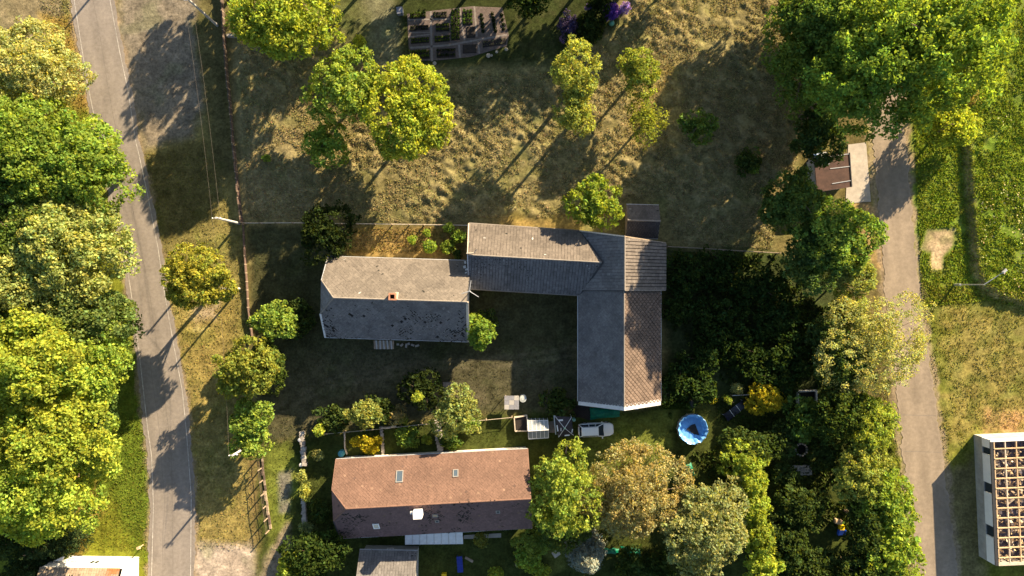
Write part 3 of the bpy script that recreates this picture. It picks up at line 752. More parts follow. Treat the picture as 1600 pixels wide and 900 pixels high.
# --- red-roofed house
def red_tiles(base, dark, p, seed):
    def f(r, fu, fv, u, v):
        q = nse(u, v, 1.7, seed); x = r.random()
        if dark and x < p*max(0, (q-0.38)*3.2)*(1.25-0.6*fv): return jit(r, base, 0.2)+(1,)
        if x > 0.992: return jit(r, (0.165, 0.105, 0.075), 0.15)
        if 0.96 < x < 0.967: return jit(r, (0.08, 0.05, 0.04), 0.2)
        return jit(r, mixc(base, tuple(k*0.82 for k in base), max(0, min(1, (q-0.35)*2))), 0.09)
    return f
hR, fR, _ = gabled('house', 'house with a long red-brown tiled roof, skylights and a white chimney', 'house', (-9.4, -24.8), math.radians(3.1), 23.1, 9.5, 3.0, 7.0,
    red_tiles((0.13, 0.077, 0.057), False, 0, 61), red_tiles((0.14, 0.085, 0.078), True, 0.6, 63), 'diamond', 0.4, 0.4, M['plaster'], (5.5, 1.9), red_tiles((0.18, 0.1, 0.08), False, 0, 64), 61, capm=M['cap_red'])  # tile colour offsets the light: shaded south slope raised, sunlit north lowered
for x in (-8, -5, -1, 3, 7): window(hR, fR, x, 4.35, 1.7, 0, 1.1, 1.2, 'N')
for x in (-9, -6, 6.5): window(hR, fR, x, -4.35, 1.6, 0, 1.1, 1.2, 'S')
for y in (-2, 1.5): window(hR, fR, -11.15, y, 1.6, 0, 1.0, 1.2, 'W')
window(hR, fR, 11.35, 0.5, 1.6, 0, 1.1, 1.2, 'E')
door(hR, fR, 3.5, -4.35, 1.0, 2.05, 'S', M['wood'])
bar(hR, 'verge_board', fR(-11.58, -4.8, 2.98), fR(-11.58, -1.8, 5.5), 0.12, 0.16, M['dark']); bar(hR, 'verge_board', fR(-11.58, 4.8, 2.98), fR(-11.58, 1.8, 5.5), 0.1, 0.14, M['cap_red'])
bar(hR, 'verge_board', fR(11.58, -4.8, 2.98), fR(11.58, 0, 7.0), 0.1, 0.14, M['cap_red']); bar(hR, 'verge_board', fR(11.58, 4.8, 2.98), fR(11.58, 0, 7.0), 0.1, 0.14, M['cap_red'])
def on_roof(fr, W, h0, h1, px, py):
    """point of a roof seen at a photo pixel: intersects the two slopes"""
    best = None
    for h in np.linspace(h0, h1, 200):
        p = P(px, py, h); d = p-fr.c; y = float(np.dot(d, fr.y)); zz = h1-(h1-h0)*abs(y)/(W/2)
        e = abs(zz-h)
        if best is None or e < best[0]: best = (e, np.array([p[0], p[1], zz]), float(np.dot(d, fr.x)), y)
    return best[1:]
def skylight(parent, fr, W, h0, h1, px, py, w, l, pane_m, frame_m=None):
    p, x, y = on_roof(fr, W, h0, h1, px, py); s_ = 1 if y > 0 else -1; k = (h1-h0)/(W/2)
    up = np.array([0, 0, 0]) - fr.y*s_ + np.array([0, 0, k]); up /= np.linalg.norm(up); al = fr.x; n = np.cross(al, up); n = n if n[2] > 0 else -n
    mb = MB()
    def blk(mb, a0, a1, b0, b1, d0, d1):
        q = [p+al*a+up*b+n*d1 for a, b in ((a0, b0), (a1, b0), (a1, b1), (a0, b1))]; e = [v-n*(d1-d0) for v in q]
        mb.poly(q)
        for i in range(4): mb.poly([e[i], e[(i+1) % 4], q[(i+1) % 4], q[i]])
    for a0, a1, b0, b1 in ((-w/2, -w/2+.1, -l/2, l/2), (w/2-.1, w/2, -l/2, l/2), (-w/2+.1, w/2-.1, -l/2, -l/2+.1), (-w/2+.1, w/2-.1, l/2-.1, l/2)): blk(mb, a0, a1, b0, b1, -.02, .16)
    f = mb.build('skylight', frame_m or M['metal'], parent)
    mb = MB(); blk(mb, -w/2+.08, w/2-.08, -l/2+.08, l/2-.08, -.02, .12); mb.build('pane', pane_m, f)
M['skyframe'] = mat('skylight_frame', (.2, .19, .18), .5, .1, 3)
M['cream'] = mat('cream_board', (0.55, 0.48, 0.36), 0.7, 0.1, 3)
for px, py, w, l, m in ((624.5, 745, 0.85, 1.5, M['skyglass']), (712, 740, 0.65, 0.95, M['skyglass']), (588, 821, 0.75, 1.0, M['cream']), (680, 804.5, 0.65, 0.55, M['newwood']), (683, 813, 0.5, 0.5, M['skyglass']), (778, 798.5, 0.5, 0.6, M['skyglass'])):
    skylight(hR, fR, 9.5, 3, 7, px, py, w, l, m, M['whitewall'] if m is M['cream'] else M['skyframe'])
cp, _, _ = on_roof(fR, 9.5, 3, 7, 655, 798); chimney(hR, cp+[0, 0, 0], 0.95, 0.85, 5.6, 7.9, M['whitewall'], fR.a, False)
mb = MB(); mb.box((cp[0]-.75, cp[1]-.0, 6.75), (.35, .3, .6), fR.a); mb.build('vent', M['flash'], hR)
# white sheet-metal canopy on the south side: separate sheets
q0, q1 = P(633, 836, 2.9), P(723, 832, 2.9); f0, f1 = P(633, 851, 2.35), P(724, 850, 2.35)
cn = thing('canopy', 'white sheet-metal canopy along the shady eave of the red-roofed house', 'canopy', ((q0+q1+f0+f1)/4*[1, 1, 0]))
for i in range(8):
    a, b = i/8+.004, (i+1)/8-.004; mb = MB(); A = q0+(q1-q0)*a; B = q0+(q1-q0)*b; C = f0+(f1-f0)*b; D = f0+(f1-f0)*a; dz = np.array([0, 0, .04])
    mb.poly([D, C, B, A]); mb.poly([A-dz, B-dz, C-dz, D-dz])
    for s0, s1 in ((A, B), (B, C), (C, D), (D, A)): mb.poly([s0-dz, s0, s1, s1-dz])
    mb.tube(A+[0, 0, .03], D+[0, 0, .03], .035, .035, 5)
    mb.build('sheet', M['flash'], cn)
for t_ in (0.02, 0.5, 0.98):
    e = f0+(f1-f0)*t_; mb = MB(); mb.tube((e[0], e[1]+.1, 0), (e[0], e[1]+.1, 2.36), .06); mb.build('post', M['wood'], cn)
tr = P(757, 830.5, 0.0); mb = MB(); mb.prism([P(*k)[:2] for k in ((725, 836), (783, 833), (783, 839.5), (725, 842))], 0.01, 0.06)
tag(mb.build('paving', M['concrete']), kind='structure')

# --- lower shed at the frame's bottom
sh2, fS2, _ = gabled('outbuilding', 'grey mossy outbuilding beside the red-roofed house, cut by the frame', 'shed', tuple(P(606, 901, 2.6)[:2]), math.radians(-1), 7.0, 6.2, 2.4, 4.4,
    grey_tiles((0.145, 0.135, 0.128), 0.6, 0, 0.01, False, 71), grey_tiles((0.2, 0.18, 0.15), 0.1, 0, 0, False, 72), 'square', 0.34, 0.34, M['plaster_grey'], seed=71, capm=M['cap_grey'], ins=0.3)
window(sh2, fS2, 0, 2.8, 1.4, 0, .8, .7, 'N')

# --- white house at the lower left edge
wl = thing('white_house', 'white rendered house with a weathered tiled roof beside the wooded lawn', 'house', P(150, 905, 0))
h = 3.6
NE = P(217, 870, 0); NW = P(95, 868, 0); NE[2] = NW[2] = h
ax = (NE-NW); ax /= np.linalg.norm(ax); ay = np.array([ax[1], -ax[0], 0])     # south
fW = Frame(((NE+NW)/2+ay*4.0)[:2], math.atan2(ax[1], ax[0])); Lw = float(np.linalg.norm(NE-NW))
mb = MB(); hx = Lw/2
for a, b in (((-hx, 4), (hx, 4)), ((hx, -4), (-hx, -4))): mb.poly([fW(*b, -.1), fW(*a, -.1), fW(*a, h), fW(*b, h)])
for xx, s_ in ((-hx, 1), (hx, -1)):
    q = [fW(xx, 4, -.1), fW(xx, -4, -.1), fW(xx, -4, h), fW(xx, 0, h+2.0), fW(xx, 4, h)]; mb.poly(q if s_ > 0 else q[::-1])
mb.build('wall', M['whitewall'], wl)
rt = grey_tiles((0.3, 0.235, 0.165), 0.06, 0, 0.01, False, 81)
def rt2(r, fu, fv, u, v):
    c = rt(r, fu, fv, u, v); q = nse(u, v, 2.0, 85)
    return mixc(c, (0.3, 0.13, 0.05), min(1, max(0, (q-0.4)*4))) if fu < 0.45 and r.random() < .8 else c
slope(wl, [fW(-hx-.1, 4.05, h), fW(-hx-.1, 0, h+2.1), fW(hx-.25, 0, h+2.1), fW(hx-.25, 4.05, h)], fW.x, 'square', .3, .34, rt2, 82); slope(wl, [fW(-hx-.1, -4.05, h), fW(hx-.25, -4.05, h), fW(hx-.25, 0, h+2.1), fW(-hx-.1, 0, h+2.1)], fW.x, 'square', .3, .34, rt, 83)
ridge(wl, fW(-hx, 0, h+2.1), fW(hx-.3, 0, h+2.1), M['cap_red'])
window(wl, fW, 0.5, 4.0, 1.9, 0, 1.2, 1.1, 'N'); window(wl, fW, -2.0, 4.0, 2.2, 0, .5, .35, 'N'); window(wl, fW, hx, -1.5, 1.9, 0, 1.1, 1.2, 'E')
mb = MB(); mb.tube(fW(hx+.06, 3.95, 0), fW(hx+.06, 3.95, h), .05); mb.build('downpipe', M['metal'], wl)
po = thing('porch_roof', 'small flat white porch roof at the corner of the white house', 'canopy', P(92, 871, 0))
mb = MB(); mb.prism([P(*k, 2.4)[:2] for k in ((91, 873), (101, 868.5), (97, 876), (84, 877))], 2.3, 2.4); mb.build('roof_slab', M['whitewall'], po)
for k in ((92, 872.5), (99, 869.5)): mb = MB(); q = P(*k, 1.2); mb.tube((q[0], q[1], 0), (q[0], q[1], 2.32), .05); mb.build('post', M['metal'], po)

# --- hall with an open timber roof grid, right edge
hb = thing('hall', 'low concrete hall with white panels and an uncovered timber roof grid', 'building', P(1570, 780, 0))
hh = 3.0
c_nw = P(1547.5, 687, hh); c_sw = P(1556, 884, hh)
ay = (c_nw-c_sw); Lh = float(np.linalg.norm(ay)); ay /= Lh; ax = np.array([ay[1], -ay[0], 0]); Wd = 10.0
def hp(x, y, z): return np.array([c_sw[0], c_sw[1], 0])+ax*x+ay*y+np.array([0, 0, z])
mb = MB()
def hbox(mb, x0, x1, y0, y1, z0, z1):
    p = [hp(x0, y0, 0), hp(x1, y0, 0), hp(x1, y1, 0), hp(x0, y1, 0)]; mb.prism([q[:2] for q in p], z0, z1)
hbox(mb, 0, .25, 0, Lh, -.1, 1.5); hbox(mb, .25, Wd, Lh-.25, Lh, -.1, hh-.05); hbox(mb, .25, Wd, 0, .25, -.1, hh-.1); hbox(mb, Wd, Wd+.25, 0, Lh, -.1, hh-.1)
hw = mb.build('wall', M['plaster_grey'], hb)
edges = [(0.0, 3.3, 1), (3.3, 4.6, 0), (4.6, 8.6, 1), (8.6, 9.8, 0), (9.8, 13.3, 1), (13.3, 14.1, 0), (14.1, Lh, 1)]
for y0, y1, k in edges:
    if k: mb = MB(); hbox(mb, -.03, .22, y0+.02, y1-.02, 1.502, hh-.1); mb.build('white_panel', M['whitewall'], hb)
    else: mb = MB(); hbox(mb, .12, .16, y0, y1, 1.502, hh-.1); mb.build('window', M['glass'], hb)
mb = MB(); hbox(mb, -.05, Wd, Lh-.27, Lh+.04, hh-.048, hh+.08); mb.build('parapet', M['whitewall'], hb)
mb = MB(); hbox(mb, -.06, .3, 0, Lh-.3, hh-.098, hh+.03); mb.build('roof_edge', M['dark'], hb)
mb = MB(); hbox(mb, .35, Wd, -.03, .35, hh-.098, hh+.03); mb.build('roof_edge', M['palewood'], hb)
M['attic'] = mat('attic_boards', (0.1, 0.09, 0.11), 0.9, 0.5, 1.2, var2=0.4, scale2=3)
mb = MB(); hbox(mb, .26, Wd, .26, Lh-.26, 1.55, 1.7); mb.build('attic_floor', M['attic'], hb)
ncol = 7
for i in range(ncol):
    x = 0.4+i*1.34; mb = MB(); hbox(mb, x-.06, x+.06, .36, Lh-.28, hh-.12, hh+.05); mb.build('rafter', M['palewood'] if i % 2 else M['newwood'], hb)
rs = random.Random(4)
for j in range(12):
    y = 0.95+j*(Lh-1.6)/11.4; mb = MB(); hbox(mb, .36, Wd, y-.05, y+.05, hh-.08+.001*j, hh+.09+.001*j); mb.build('batten', M['newwood'], hb)
    for i in range(ncol):       # lattice bracing and loose boards in the open bays
        x = 0.45+i*1.34
        for k in range(6):
            a = hp(x+rs.uniform(.1, 1.2), y-rs.uniform(0.1, 1.2), rs.uniform(1.75, 2.2)); b = hp(x+rs.uniform(0, 1.3), y-rs.uniform(0, 1.2), rs.uniform(2.3, hh-.15))
            bar(hb, 'brace', a, b, rs.uniform(.08, .3), .05, rs.choice((M['palewood'], M['newwood'], M['wood'])))

# --- brown-roofed shed on the lane with its concrete pad
pad = tag(mk_np('concrete_pad', [P(*k)+[0, 0, .05] for k in ((1321, 318), (1360.5, 315), (1353, 222.5), (1325, 226))], [(0, 1, 2, 3)], M['concrete']), kind='structure')
bs = thing('lane_shed', 'brown felt-roofed shed standing beside the pale concrete pad', 'shed', P(1296, 268, 0))
cs = [P(1272, 246, 2.5), P(1327, 238.5, 2.7), P(1330.5, 292, 2.7), P(1277, 300, 2.5)]
mb = MB(); mb.poly(cs[::-1]); lo = [c-[0, 0, .14] for c in cs]; mb.poly(lo)
for i in range(4): j = (i+1) % 4; mb.poly([lo[j], lo[i], cs[i], cs[j]][::-1])
mb.build('roof', M['bitumen'], bs)
mb = MB(); ctr = sum(cs)/4; wl_ = [ctr+(c-ctr)*.93 for c in cs]
for i in range(4): j = (i+1) % 4; mb.poly([(wl_[j][0], wl_[j][1], -.05), (wl_[i][0], wl_[i][1], -.05), (wl_[i][0], wl_[i][1], wl_[i][2]-.1), (wl_[j][0], wl_[j][1], wl_[j][2]-.1)])
mb.build('wall', M['plaster_grey'], bs)
for a, b, t_ in (((1274, 258), (1297, 256), 0), ((1297, 263.5), (1328, 260), 0), ((1300, 287), (1330, 282), 0), ((1296, 245), (1326, 240.5), 0)):
    A = P(*a, 2.6)+[0, 0, 0]; B = P(*b, 2.66); za = lambda p: 2.5+.2*(p[0]-cs[0][0])/(cs[1][0]-cs[0][0]); A[2] = za(A)+.02; B[2] = za(B)+.02
    bar(bs, 'felt_seam', A, B, .09, .03, M['metal'])
bar(bs, 'verge_strip', cs[1]+[.02, 0, .03], cs[2]+[.02, 0, .03], .1, .08, M['dark'])
sw = thing('rubble_wall', 'short pale rubble wall against the back of the brown-roofed shed', 'wall', P(1268, 270, 0)); 
for k in range(9):
    t_ = k/8; q = P(1266-2.5*math.sin(t_*3.1)+t_*4, 251+t_*33); mb = MB(); mb.box((q[0], q[1], .55), (.55, .42, 1.2+.15*math.sin(k*2.3)), .2*math.sin(k*5)); mb.build('block', M['concrete'], sw)
bx = thing('water_tank', 'pale box and blue sheet lying on the corner of the brown shed roof', 'tank', P(1282, 243, 2.6))
mb = MB(); q = P(1287, 242.5, 2.9); mb.box((q[0], q[1], 2.8), (.75, .7, .5), .1); mb.build('box', M['flash'], bx)
mb = MB(); q = P(1288, 242.3, 3.1); mb.lathe((q[0], q[1], 3.052), [(.16, 0), (.16, .02), (.02, .025)], 12, closed=True); mb.build('hole_disc', M['black'], bx)  # black disc in place of the dark inside the box's hole
mb = MB(); q = P(1276.5, 244, 2.9); mb.box((q[0], q[1], 2.68), (.85, .75, .2), .1, colr=(.25, .33, .48)); mb.box((q[0]+.25, q[1]-.05, 2.8), (.35, .6, .08), .1, colr=(.6, .62, .68)); mb.box((q[0]-.2, q[1]+.15, 2.81), (.3, .22, .06), .5, colr=(.05, .13, .35)); mb.build('sheet', M['vcol'], bx)

# ------------------------------------------------------------------ vegetation
def leaves_mesh(name, C, Nn, size, colr, parent, rng, m, aspect=0.62):
    """diamond leaf cards at C with normals Nn"""
    n = len(C); T = rng.normal(size=(n, 3)); T -= Nn*np.sum(T*Nn, 1, keepdims=True); T /= np.linalg.norm(T, axis=1, keepdims=True)+1e-9
    B = np.cross(Nn, T); s = size[:, None]
    V = np.stack([C-T*s, C-B*s*aspect, C+T*s, C+B*s*aspect], 1).reshape(-1, 3)
    F = np.arange(4*n).reshape(-1, 4)
    return mk_np(name, V, F, m, parent, C=np.repeat(colr, 4, axis=0))
def unit(a): return a/(np.linalg.norm(a, axis=1, keepdims=True)+1e-9)

def crown_points(rng, c, rx, ry, rz, leaf, dens, cl, hollow=1.0, zlow=-0.55, droop=0.0):
    area = math.pi*rx*ry; n = int(np.clip(dens*area*(0.27/leaf)**2*(1+0.35*rz/max(rx, ry)), 60, 42000))
    rc = cl; ncl = int(np.clip(area*(1+.6*rz/max(rx, ry))*1.9/(rc*rc)*0.8, 8, 900))
    R = np.array([rx, ry, rz])
    if min(rx, ry) > 1.0:      # boughs: overlapping lobes give the crown an uneven outline with gaps
        K = int(np.clip(5+area*0.07, 6, 17)); an = rng.uniform(0, 6.283)+np.arange(K)*2.4; rr = 0.66*np.sqrt((np.arange(K)+.35)/K)*rng.uniform(.75, 1.2, K)
        sc_ = np.stack([np.cos(an)*rr, np.sin(an)*rr, 0.42-0.7*rr+rng.uniform(-.17, .17, K)], 1)
        sr = rng.uniform(.33, .58, K)*(1.12 if K < 9 else 1.0)*(1-0.25*(K > 12))
        kk = rng.integers(0, K, ncl*3); d = unit(rng.normal(size=(ncl*3, 3))); q_ = sc_[kk]+d*sr[kk][:, None]*[1, 1, .85]*(1-.3*rng.random((ncl*3, 1))**2+.1*rng.normal(size=(ncl*3, 1)))
        dd = np.linalg.norm((q_[:, None, :]-sc_[None])/sr[None, :, None], axis=2); dd[np.arange(len(kk)), kk] = 9
        ok = (dd.min(1) > .72) & (d[:, 2] > zlow); q_ = q_[ok][:ncl]; d = unit(d[ok][:ncl]+.5*unit(q_)); ncl = len(q_)
        cc = c+q_*np.maximum(R-rc*.35, R*.6)*[1.13, 1.13, 1]
    else:
        d = unit(rng.normal(size=(ncl*2, 3))); d = d[d[:, 2] > zlow][:ncl]; ncl = len(d)
        K = 5; kd = unit(rng.normal(size=(K, 3))); ph = rng.uniform(0, 6, K); fr = rng.uniform(2.2, 5.5, K)
        f = 1+0.2*np.sum(np.cos(d@kd.T*fr+ph), 1)/1.3
        t = (1-0.42*rng.random(ncl)**1.6)*np.clip(f, 0.55, 1.25)
        cc = c+d*np.maximum(R-rc*0.75, R*0.55)*t[:, None]
    r = rc*rng.uniform(0.6, 1.3, ncl)
    w = r**2; k = rng.choice(ncl, n, p=w/w.sum())
    u = unit(rng.normal(size=(n, 3))+0.75*d[k]*[1, 1, 1]+[0, 0, 0.35])
    pos = cc[k]+u*r[k][:, None]*(0.55+0.5*rng.random(n))[:, None]*[1, 1, 0.72]
    if droop: pos[:, 2] -= droop*rng.random(n)*np.hypot(pos[:, 0]-c[0], pos[:, 1]-c[1])/max(rx, ry)
    nm = unit(0.55*u+0.62*rng.normal(size=(n, 3))+[0, 0, 0.15])
    clb = rng.normal(0, 1, ncl)[k]
    # inner leaves so that the crown is not hollow
    ni = int(n*0.2*hollow); di = unit(rng.normal(size=(ni, 3))); pi = c+di*R*(0.2+0.4*rng.random(ni))[:, None]
    pos = np.concatenate([pos, pi]); nm = np.concatenate([nm, unit(rng.normal(size=(ni, 3))+[0, 0, 1])]); clb = np.concatenate([clb, np.zeros(ni)])
    big = np.concatenate([np.ones(n), np.full(ni, 1.5)])
    return pos, nm, clb, big, cc

def leafcol(rng, base, clb, n, var=0.2, cvar=0.14):
    b = np.array(base)[None]*(1+cvar*clb[:, None])*(1+var*rng.normal(size=(n, 1)))
    h = rng.normal(size=(n, 1))*0.1+0.07*np.roll(clb, 7)[:, None]*0+0.08*np.sin(clb*9)[:, None]; b = b*np.concatenate([1+h, 1+0*h, 1-h], 1)
    return np.clip(b, 0.004, 0.9)

def trunk_mesh(rng, base, top, r, targets, parent, nl=8, m=None, name='trunk'):
    mb = MB(); base = np.array(base, float); top = np.array(top, float); segs = 4; prev = base-[0, 0, .2]; pr = r
    pts = [prev]
    for i in range(1, segs+1):
        q = base+(top-base)*i/segs+np.array([*rng.normal(0, r*0.4, 2), 0]); rr = r*(1-0.72*i/segs); mb.tube(prev, q, pr, rr, 7); prev, pr = q, rr; pts.append(q)
    if len(targets):
        for t in targets[rng.choice(len(targets), min(nl, len(targets)), replace=False)]:
            s = pts[rng.integers(2, segs+1)]; midp = (s+t)/2+rng.normal(0, .2, 3)+[0, 0, .1]
            mb.tube(s, midp, r*0.32, r*0.2, 5, cap=False); mb.tube(midp, t, r*0.2, r*0.06, 5, cap=False)
    return mb.build(name, m or M['bark'], parent)

KIND = {   # base colour, leaf size, leaves per square metre, clump radius, colour variation
    'maple': ((0.205, 0.285, 0.050), 0.27, 75, 0.80, 0.2),
    'lime': ((0.310, 0.365, 0.055), 0.27, 75, 0.75, 0.2),
    'green': ((0.120, 0.185, 0.040), 0.27, 75, 0.75, 0.22),
    'olive': ((0.300, 0.335, 0.105), 0.22, 62, 0.55, 0.22),
    'willow': ((0.380, 0.390, 0.150), 0.18, 50, 0.50, 0.22),
    'gold': ((0.300, 0.300, 0.050), 0.22, 75, 0.45, 0.18),
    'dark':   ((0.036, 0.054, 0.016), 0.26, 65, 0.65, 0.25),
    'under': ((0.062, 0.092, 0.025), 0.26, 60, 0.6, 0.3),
    'tan': ((0.340, 0.300, 0.135), 0.17, 42, 0.6, 0.22),
    'pale': ((0.270, 0.310, 0.100), 0.2, 70, 0.40, 0.2),
    'yellow': ((0.420, 0.360, 0.030), 0.17, 90, 0.35, 0.18),
    'blossom': ((0.42, 0.36, 0.03), 0.2, 60, 0.4, 0.25),
    'purple': ((0.17, 0.08, 0.5), 0.17, 90, 0.3, 0.2),
    'mauve':  ((0.200, 0.170, 0.351), 0.17, 60, 0.4, 0.25),
    'sparse': ((0.250, 0.280, 0.050), 0.19, 32, 0.55, 0.2),
}
TREE_N = [0]
def plant(label, px, py, rxp, ryp, hc, rz, kind, name='tree', cat='tree', group=None, clump=None, dens=1.0, trunk=True, leafk=1.0, droop=0.0, colk=None, zlow=-0.55, limbs=8, trunkr=None, shadowbase=None):
    """crown seen at photo pixel (px, py) with centre height hc (m) and half height rz (m)"""
    TREE_N[0] += 1; rng = np.random.default_rng(1000+TREE_N[0])
    base, leaf, den, cl, cv = KIND[kind]; k = S*(H-hc)/H
    c = P(px, py, hc); rx, ry = rxp*k, ryp*k
    gzv = gz1(c[0], c[1]); c = c+[0, 0, gzv*0.5]
    t = thing(name, label, cat, (c[0], c[1], gzv), group)
    cl = clump or min(cl, 0.45*min(rx, ry)+0.06); lf = leaf*0.8*leafk*min(1.0, 0.5+0.35*min(rx, ry))
    pos, nm, clb, big, cc = crown_points(rng, c, rx, ry, rz, lf, den*dens, cl, zlow=zlow, droop=droop)
    keep = pos[:, 2] > gzv+0.03; pos, nm, clb, big = pos[keep], nm[keep], clb[keep], big[keep]
    n = len(pos); b = np.array(base)*(np.array(colk) if colk is not None else 1.0)*(1+0.06*rng.normal())
    leaves_mesh('crown', pos, nm, lf*big*rng.uniform(0.55, 1.15, n), leafcol(rng, b, clb, n, cv, 0.16), t, rng, M['leaf'])
    if trunk:
        hi = cc[cc[:, 2] > c[2]-rz*0.5]
        trunk_mesh(rng, (c[0], c[1], gzv), (c[0], c[1], c[2]+rz*0.25), trunkr or max(0.05, 0.03*(hc+rz)), hi, t, limbs)
    return t
def shrub(label, px, py, r, kind, hc=None, group=None, ry=None, name='shrub', cat='shrub', **kw):
    k = r*S; hc = hc or max(0.35, k*0.75)
    return plant(label, px, py, r, ry or r, hc, max(0.3, hc*0.95), kind, name, cat, group, zlow=-0.8, limbs=5, **kw)

def spruce(label, px, py, rp, h, base, name='spruce_tree', cat='conifer', levels=13, nb=13, dens=1.0):
    TREE_N[0] += 1; rng = np.random.default_rng(1000+TREE_N[0]); c = P(px, py, h*0.55); r = rp*S*(H-h*0.4)/H; g = gz1(c[0], c[1])
    t = thing(name, label, cat, (c[0], c[1], g)); C = []; Nn = []; sz = []; clb = []
    for L in range(levels):
        f = L/(levels-1); z = g+h*(0.1+0.88*f); R = r*(1-f)**0.85+0.15; ph = rng.uniform(0, 6)
        for b in range(max(5, int(nb*(1-0.55*f)))):
            a = ph+2*math.pi*b/max(5, int(nb*(1-0.55*f)))+rng.normal(0, .1); Rb = R*rng.uniform(.8, 1.08); nq = int((10+26*Rb)*dens); q = rng.random(nq)**0.7
            spread = (0.10+0.20*Rb*0.5)*(1.1-0.5*q)
            x = q*Rb; off = rng.normal(0, 1, nq)*spread
            C.append(np.stack([c[0]+x*math.cos(a)-off*math.sin(a), c[1]+x*math.sin(a)+off*math.cos(a), z-q*Rb*0.28-np.abs(off)*0.4+rng.normal(0, .05, nq)], -1))
            Nn.append(unit(rng.normal(size=(nq, 3))*0.6+[math.cos(a)*.5, math.sin(a)*.5, .8])); sz.append(rng.uniform(.09, .2, nq)); clb.append(np.full(nq, rng.normal())+(q-0.5)*1.6)
    C = np.concatenate(C); Nn = np.concatenate(Nn); sz = np.concatenate(sz); clb = np.concatenate(clb)
    leaves_mesh('crown', C, Nn, sz, leafcol(rng, base, clb, len(C), .22, .16), t, rng, M['needle'], 0.5)
    trunk_mesh(rng, (c[0], c[1], g), (c[0], c[1], g+h*.95), 0.03*h, np.zeros((0, 3)), t)
    return t

# --- wood west of the main road
WOOD = 'trees of the wood along the main road'
plant('pale olive willow-like tree at the end of the wood beside the road', 40, 112, 99, 86, 6.5, 4.5, 'willow', group=WOOD, clump=0.7, leafk=1.15, dens=1.25)
plant('tall bright green tree behind the pale olive one in the roadside wood', 45, 232, 103, 86, 8.5, 5.5, 'maple', group=WOOD, clump=1.0)
plant('bright green tree leaning to the road between the two olive crowns', 134, 262, 70, 72, 7.5, 5, 'maple', group=WOOD, clump=0.9)
plant('broad olive green tree overhanging the road edge, largest in the wood', 108, 385, 102, 98, 8, 5, 'olive', group=WOOD, clump=0.9, leafk=1.2, dens=1.2)
plant('green tree deep in the wood behind the broad olive tree', 5, 335, 70, 74, 8, 4.5, 'green', group=WOOD, clump=.9)
plant('olive tree deep in the wood below the broad olive crown', 30, 445, 70, 60, 8, 4, 'olive', group=WOOD, clump=.8)
plant('cool green lobed tree between the olive and the yellow-green trees', 130, 502, 81, 52, 6.5, 4, 'green', group=WOOD, clump=.9, colk=(1.35, 1.2, 1.6))
plant('mid green low tree at the wood edge by the road shadow', 178, 505, 33, 43, 4, 3, 'green', group=WOOD)
plant('tall yellow-green tree in the middle of the wood', 55, 575, 99, 74, 9.5, 5.5, 'lime', group=WOOD, clump=.95)
plant('yellow-green tree at the wood edge above the shaded lawn', 150, 568, 54, 52, 7, 4, 'maple', group=WOOD, clump=.85, colk=(1.15, 1.1, 1))
plant('brightest yellow-green tree with lobes reaching over the lawn', 88, 690, 94, 79, 9, 5.5, 'lime', group=WOOD, clump=.95)
plant('yellow-green tree with layered boughs above the dark firs', 52, 775, 100, 74, 8.5, 5, 'lime', group=WOOD, clump=.95, colk=(.95, 1, 1))
plant('yellow-green tree half outside the frame beyond the tall one', -45, 650, 67, 96, 9, 5, 'lime', group=WOOD, clump=1)
plant('green tree half outside the frame at the back of the wood', -50, 480, 67, 96, 9, 5, 'green', group=WOOD, clump=1)
plant('olive green tree half outside the frame behind the bright tree', -60, 270, 67, 108, 9, 5, 'maple', group=WOOD, clump=1)
plant('small green undergrowth tree under the lime boughs by the lawn', 160, 612, 24, 48, 2.6, 2.2, 'green', group=WOOD, colk=(.8, .85, 1))
spruce('dark fir at the foot of the yellow-green trees by the white house', 70, 852, 42, 9, (0.028, 0.045, 0.016))
spruce('dark fir behind the other firs at the lower edge of the wood', 10, 850, 52, 11, (0.03, 0.048, 0.014))
spruce('dark fir cut by the frame beside the white house', 25, 900, 50, 9, (0.026, 0.042, 0.014))
shrub('light green hedge shrub between the firs and the sunny lawn', 97, 848, 15, 'pale', 0.9, ry=22)

# --- trees along the fence and front yard
plant('dense round golden-green tree standing alone on the road verge', 310, 434, 55, 43, 6.6, 2.9, 'gold', clump=.5, dens=1.25, trunkr=.3)
plant('bright lobed young chestnut beside the front yard fence', 427, 499, 31, 27, 3.6, 2.3, 'maple', clump=.42, colk=(1.15, 1.15, 1.3))
shrub('dark green bush tucked behind the bright young chestnut', 463, 500, 28, 'under', 1.4)
plant('olive-gold rounded tree by the fence below the chestnut', 390, 580, 46, 42, 5.0, 3.0, 'gold', clump=.5, colk=(.85, .95, 1.1), leafk=1.1)
plant('darker green tree joined to the olive-gold rounded tree', 425, 572, 24, 34, 3.2, 2.6, 'under', colk=(1.3, 1.3, 1))
plant('small light green chestnut over the pole by the front fence', 392, 655, 30, 32, 3.6, 2.3, 'maple', clump=.42, colk=(1.1, 1.1, 1.2))
plant('small light green chestnut at the top end of the board fence', 392, 692, 27, 22, 3.0, 2, 'maple', clump=.4, colk=(1.15, 1.1, 1.2))
plant('dark round evergreen by the wire fence above the farmhouse', 506, 362, 41, 38, 3.4, 2.6, 'dark', clump=.5)
plant('small bushy green tree at the corner of the farmhouse', 749, 517, 21, 24, 3.4, 2.5, 'maple', clump=.45, colk=(.95, 1, 1))
shrub('dark leafy bush behind the little tree at the farmhouse corner', 760, 500, 16, 'under', 1.4)
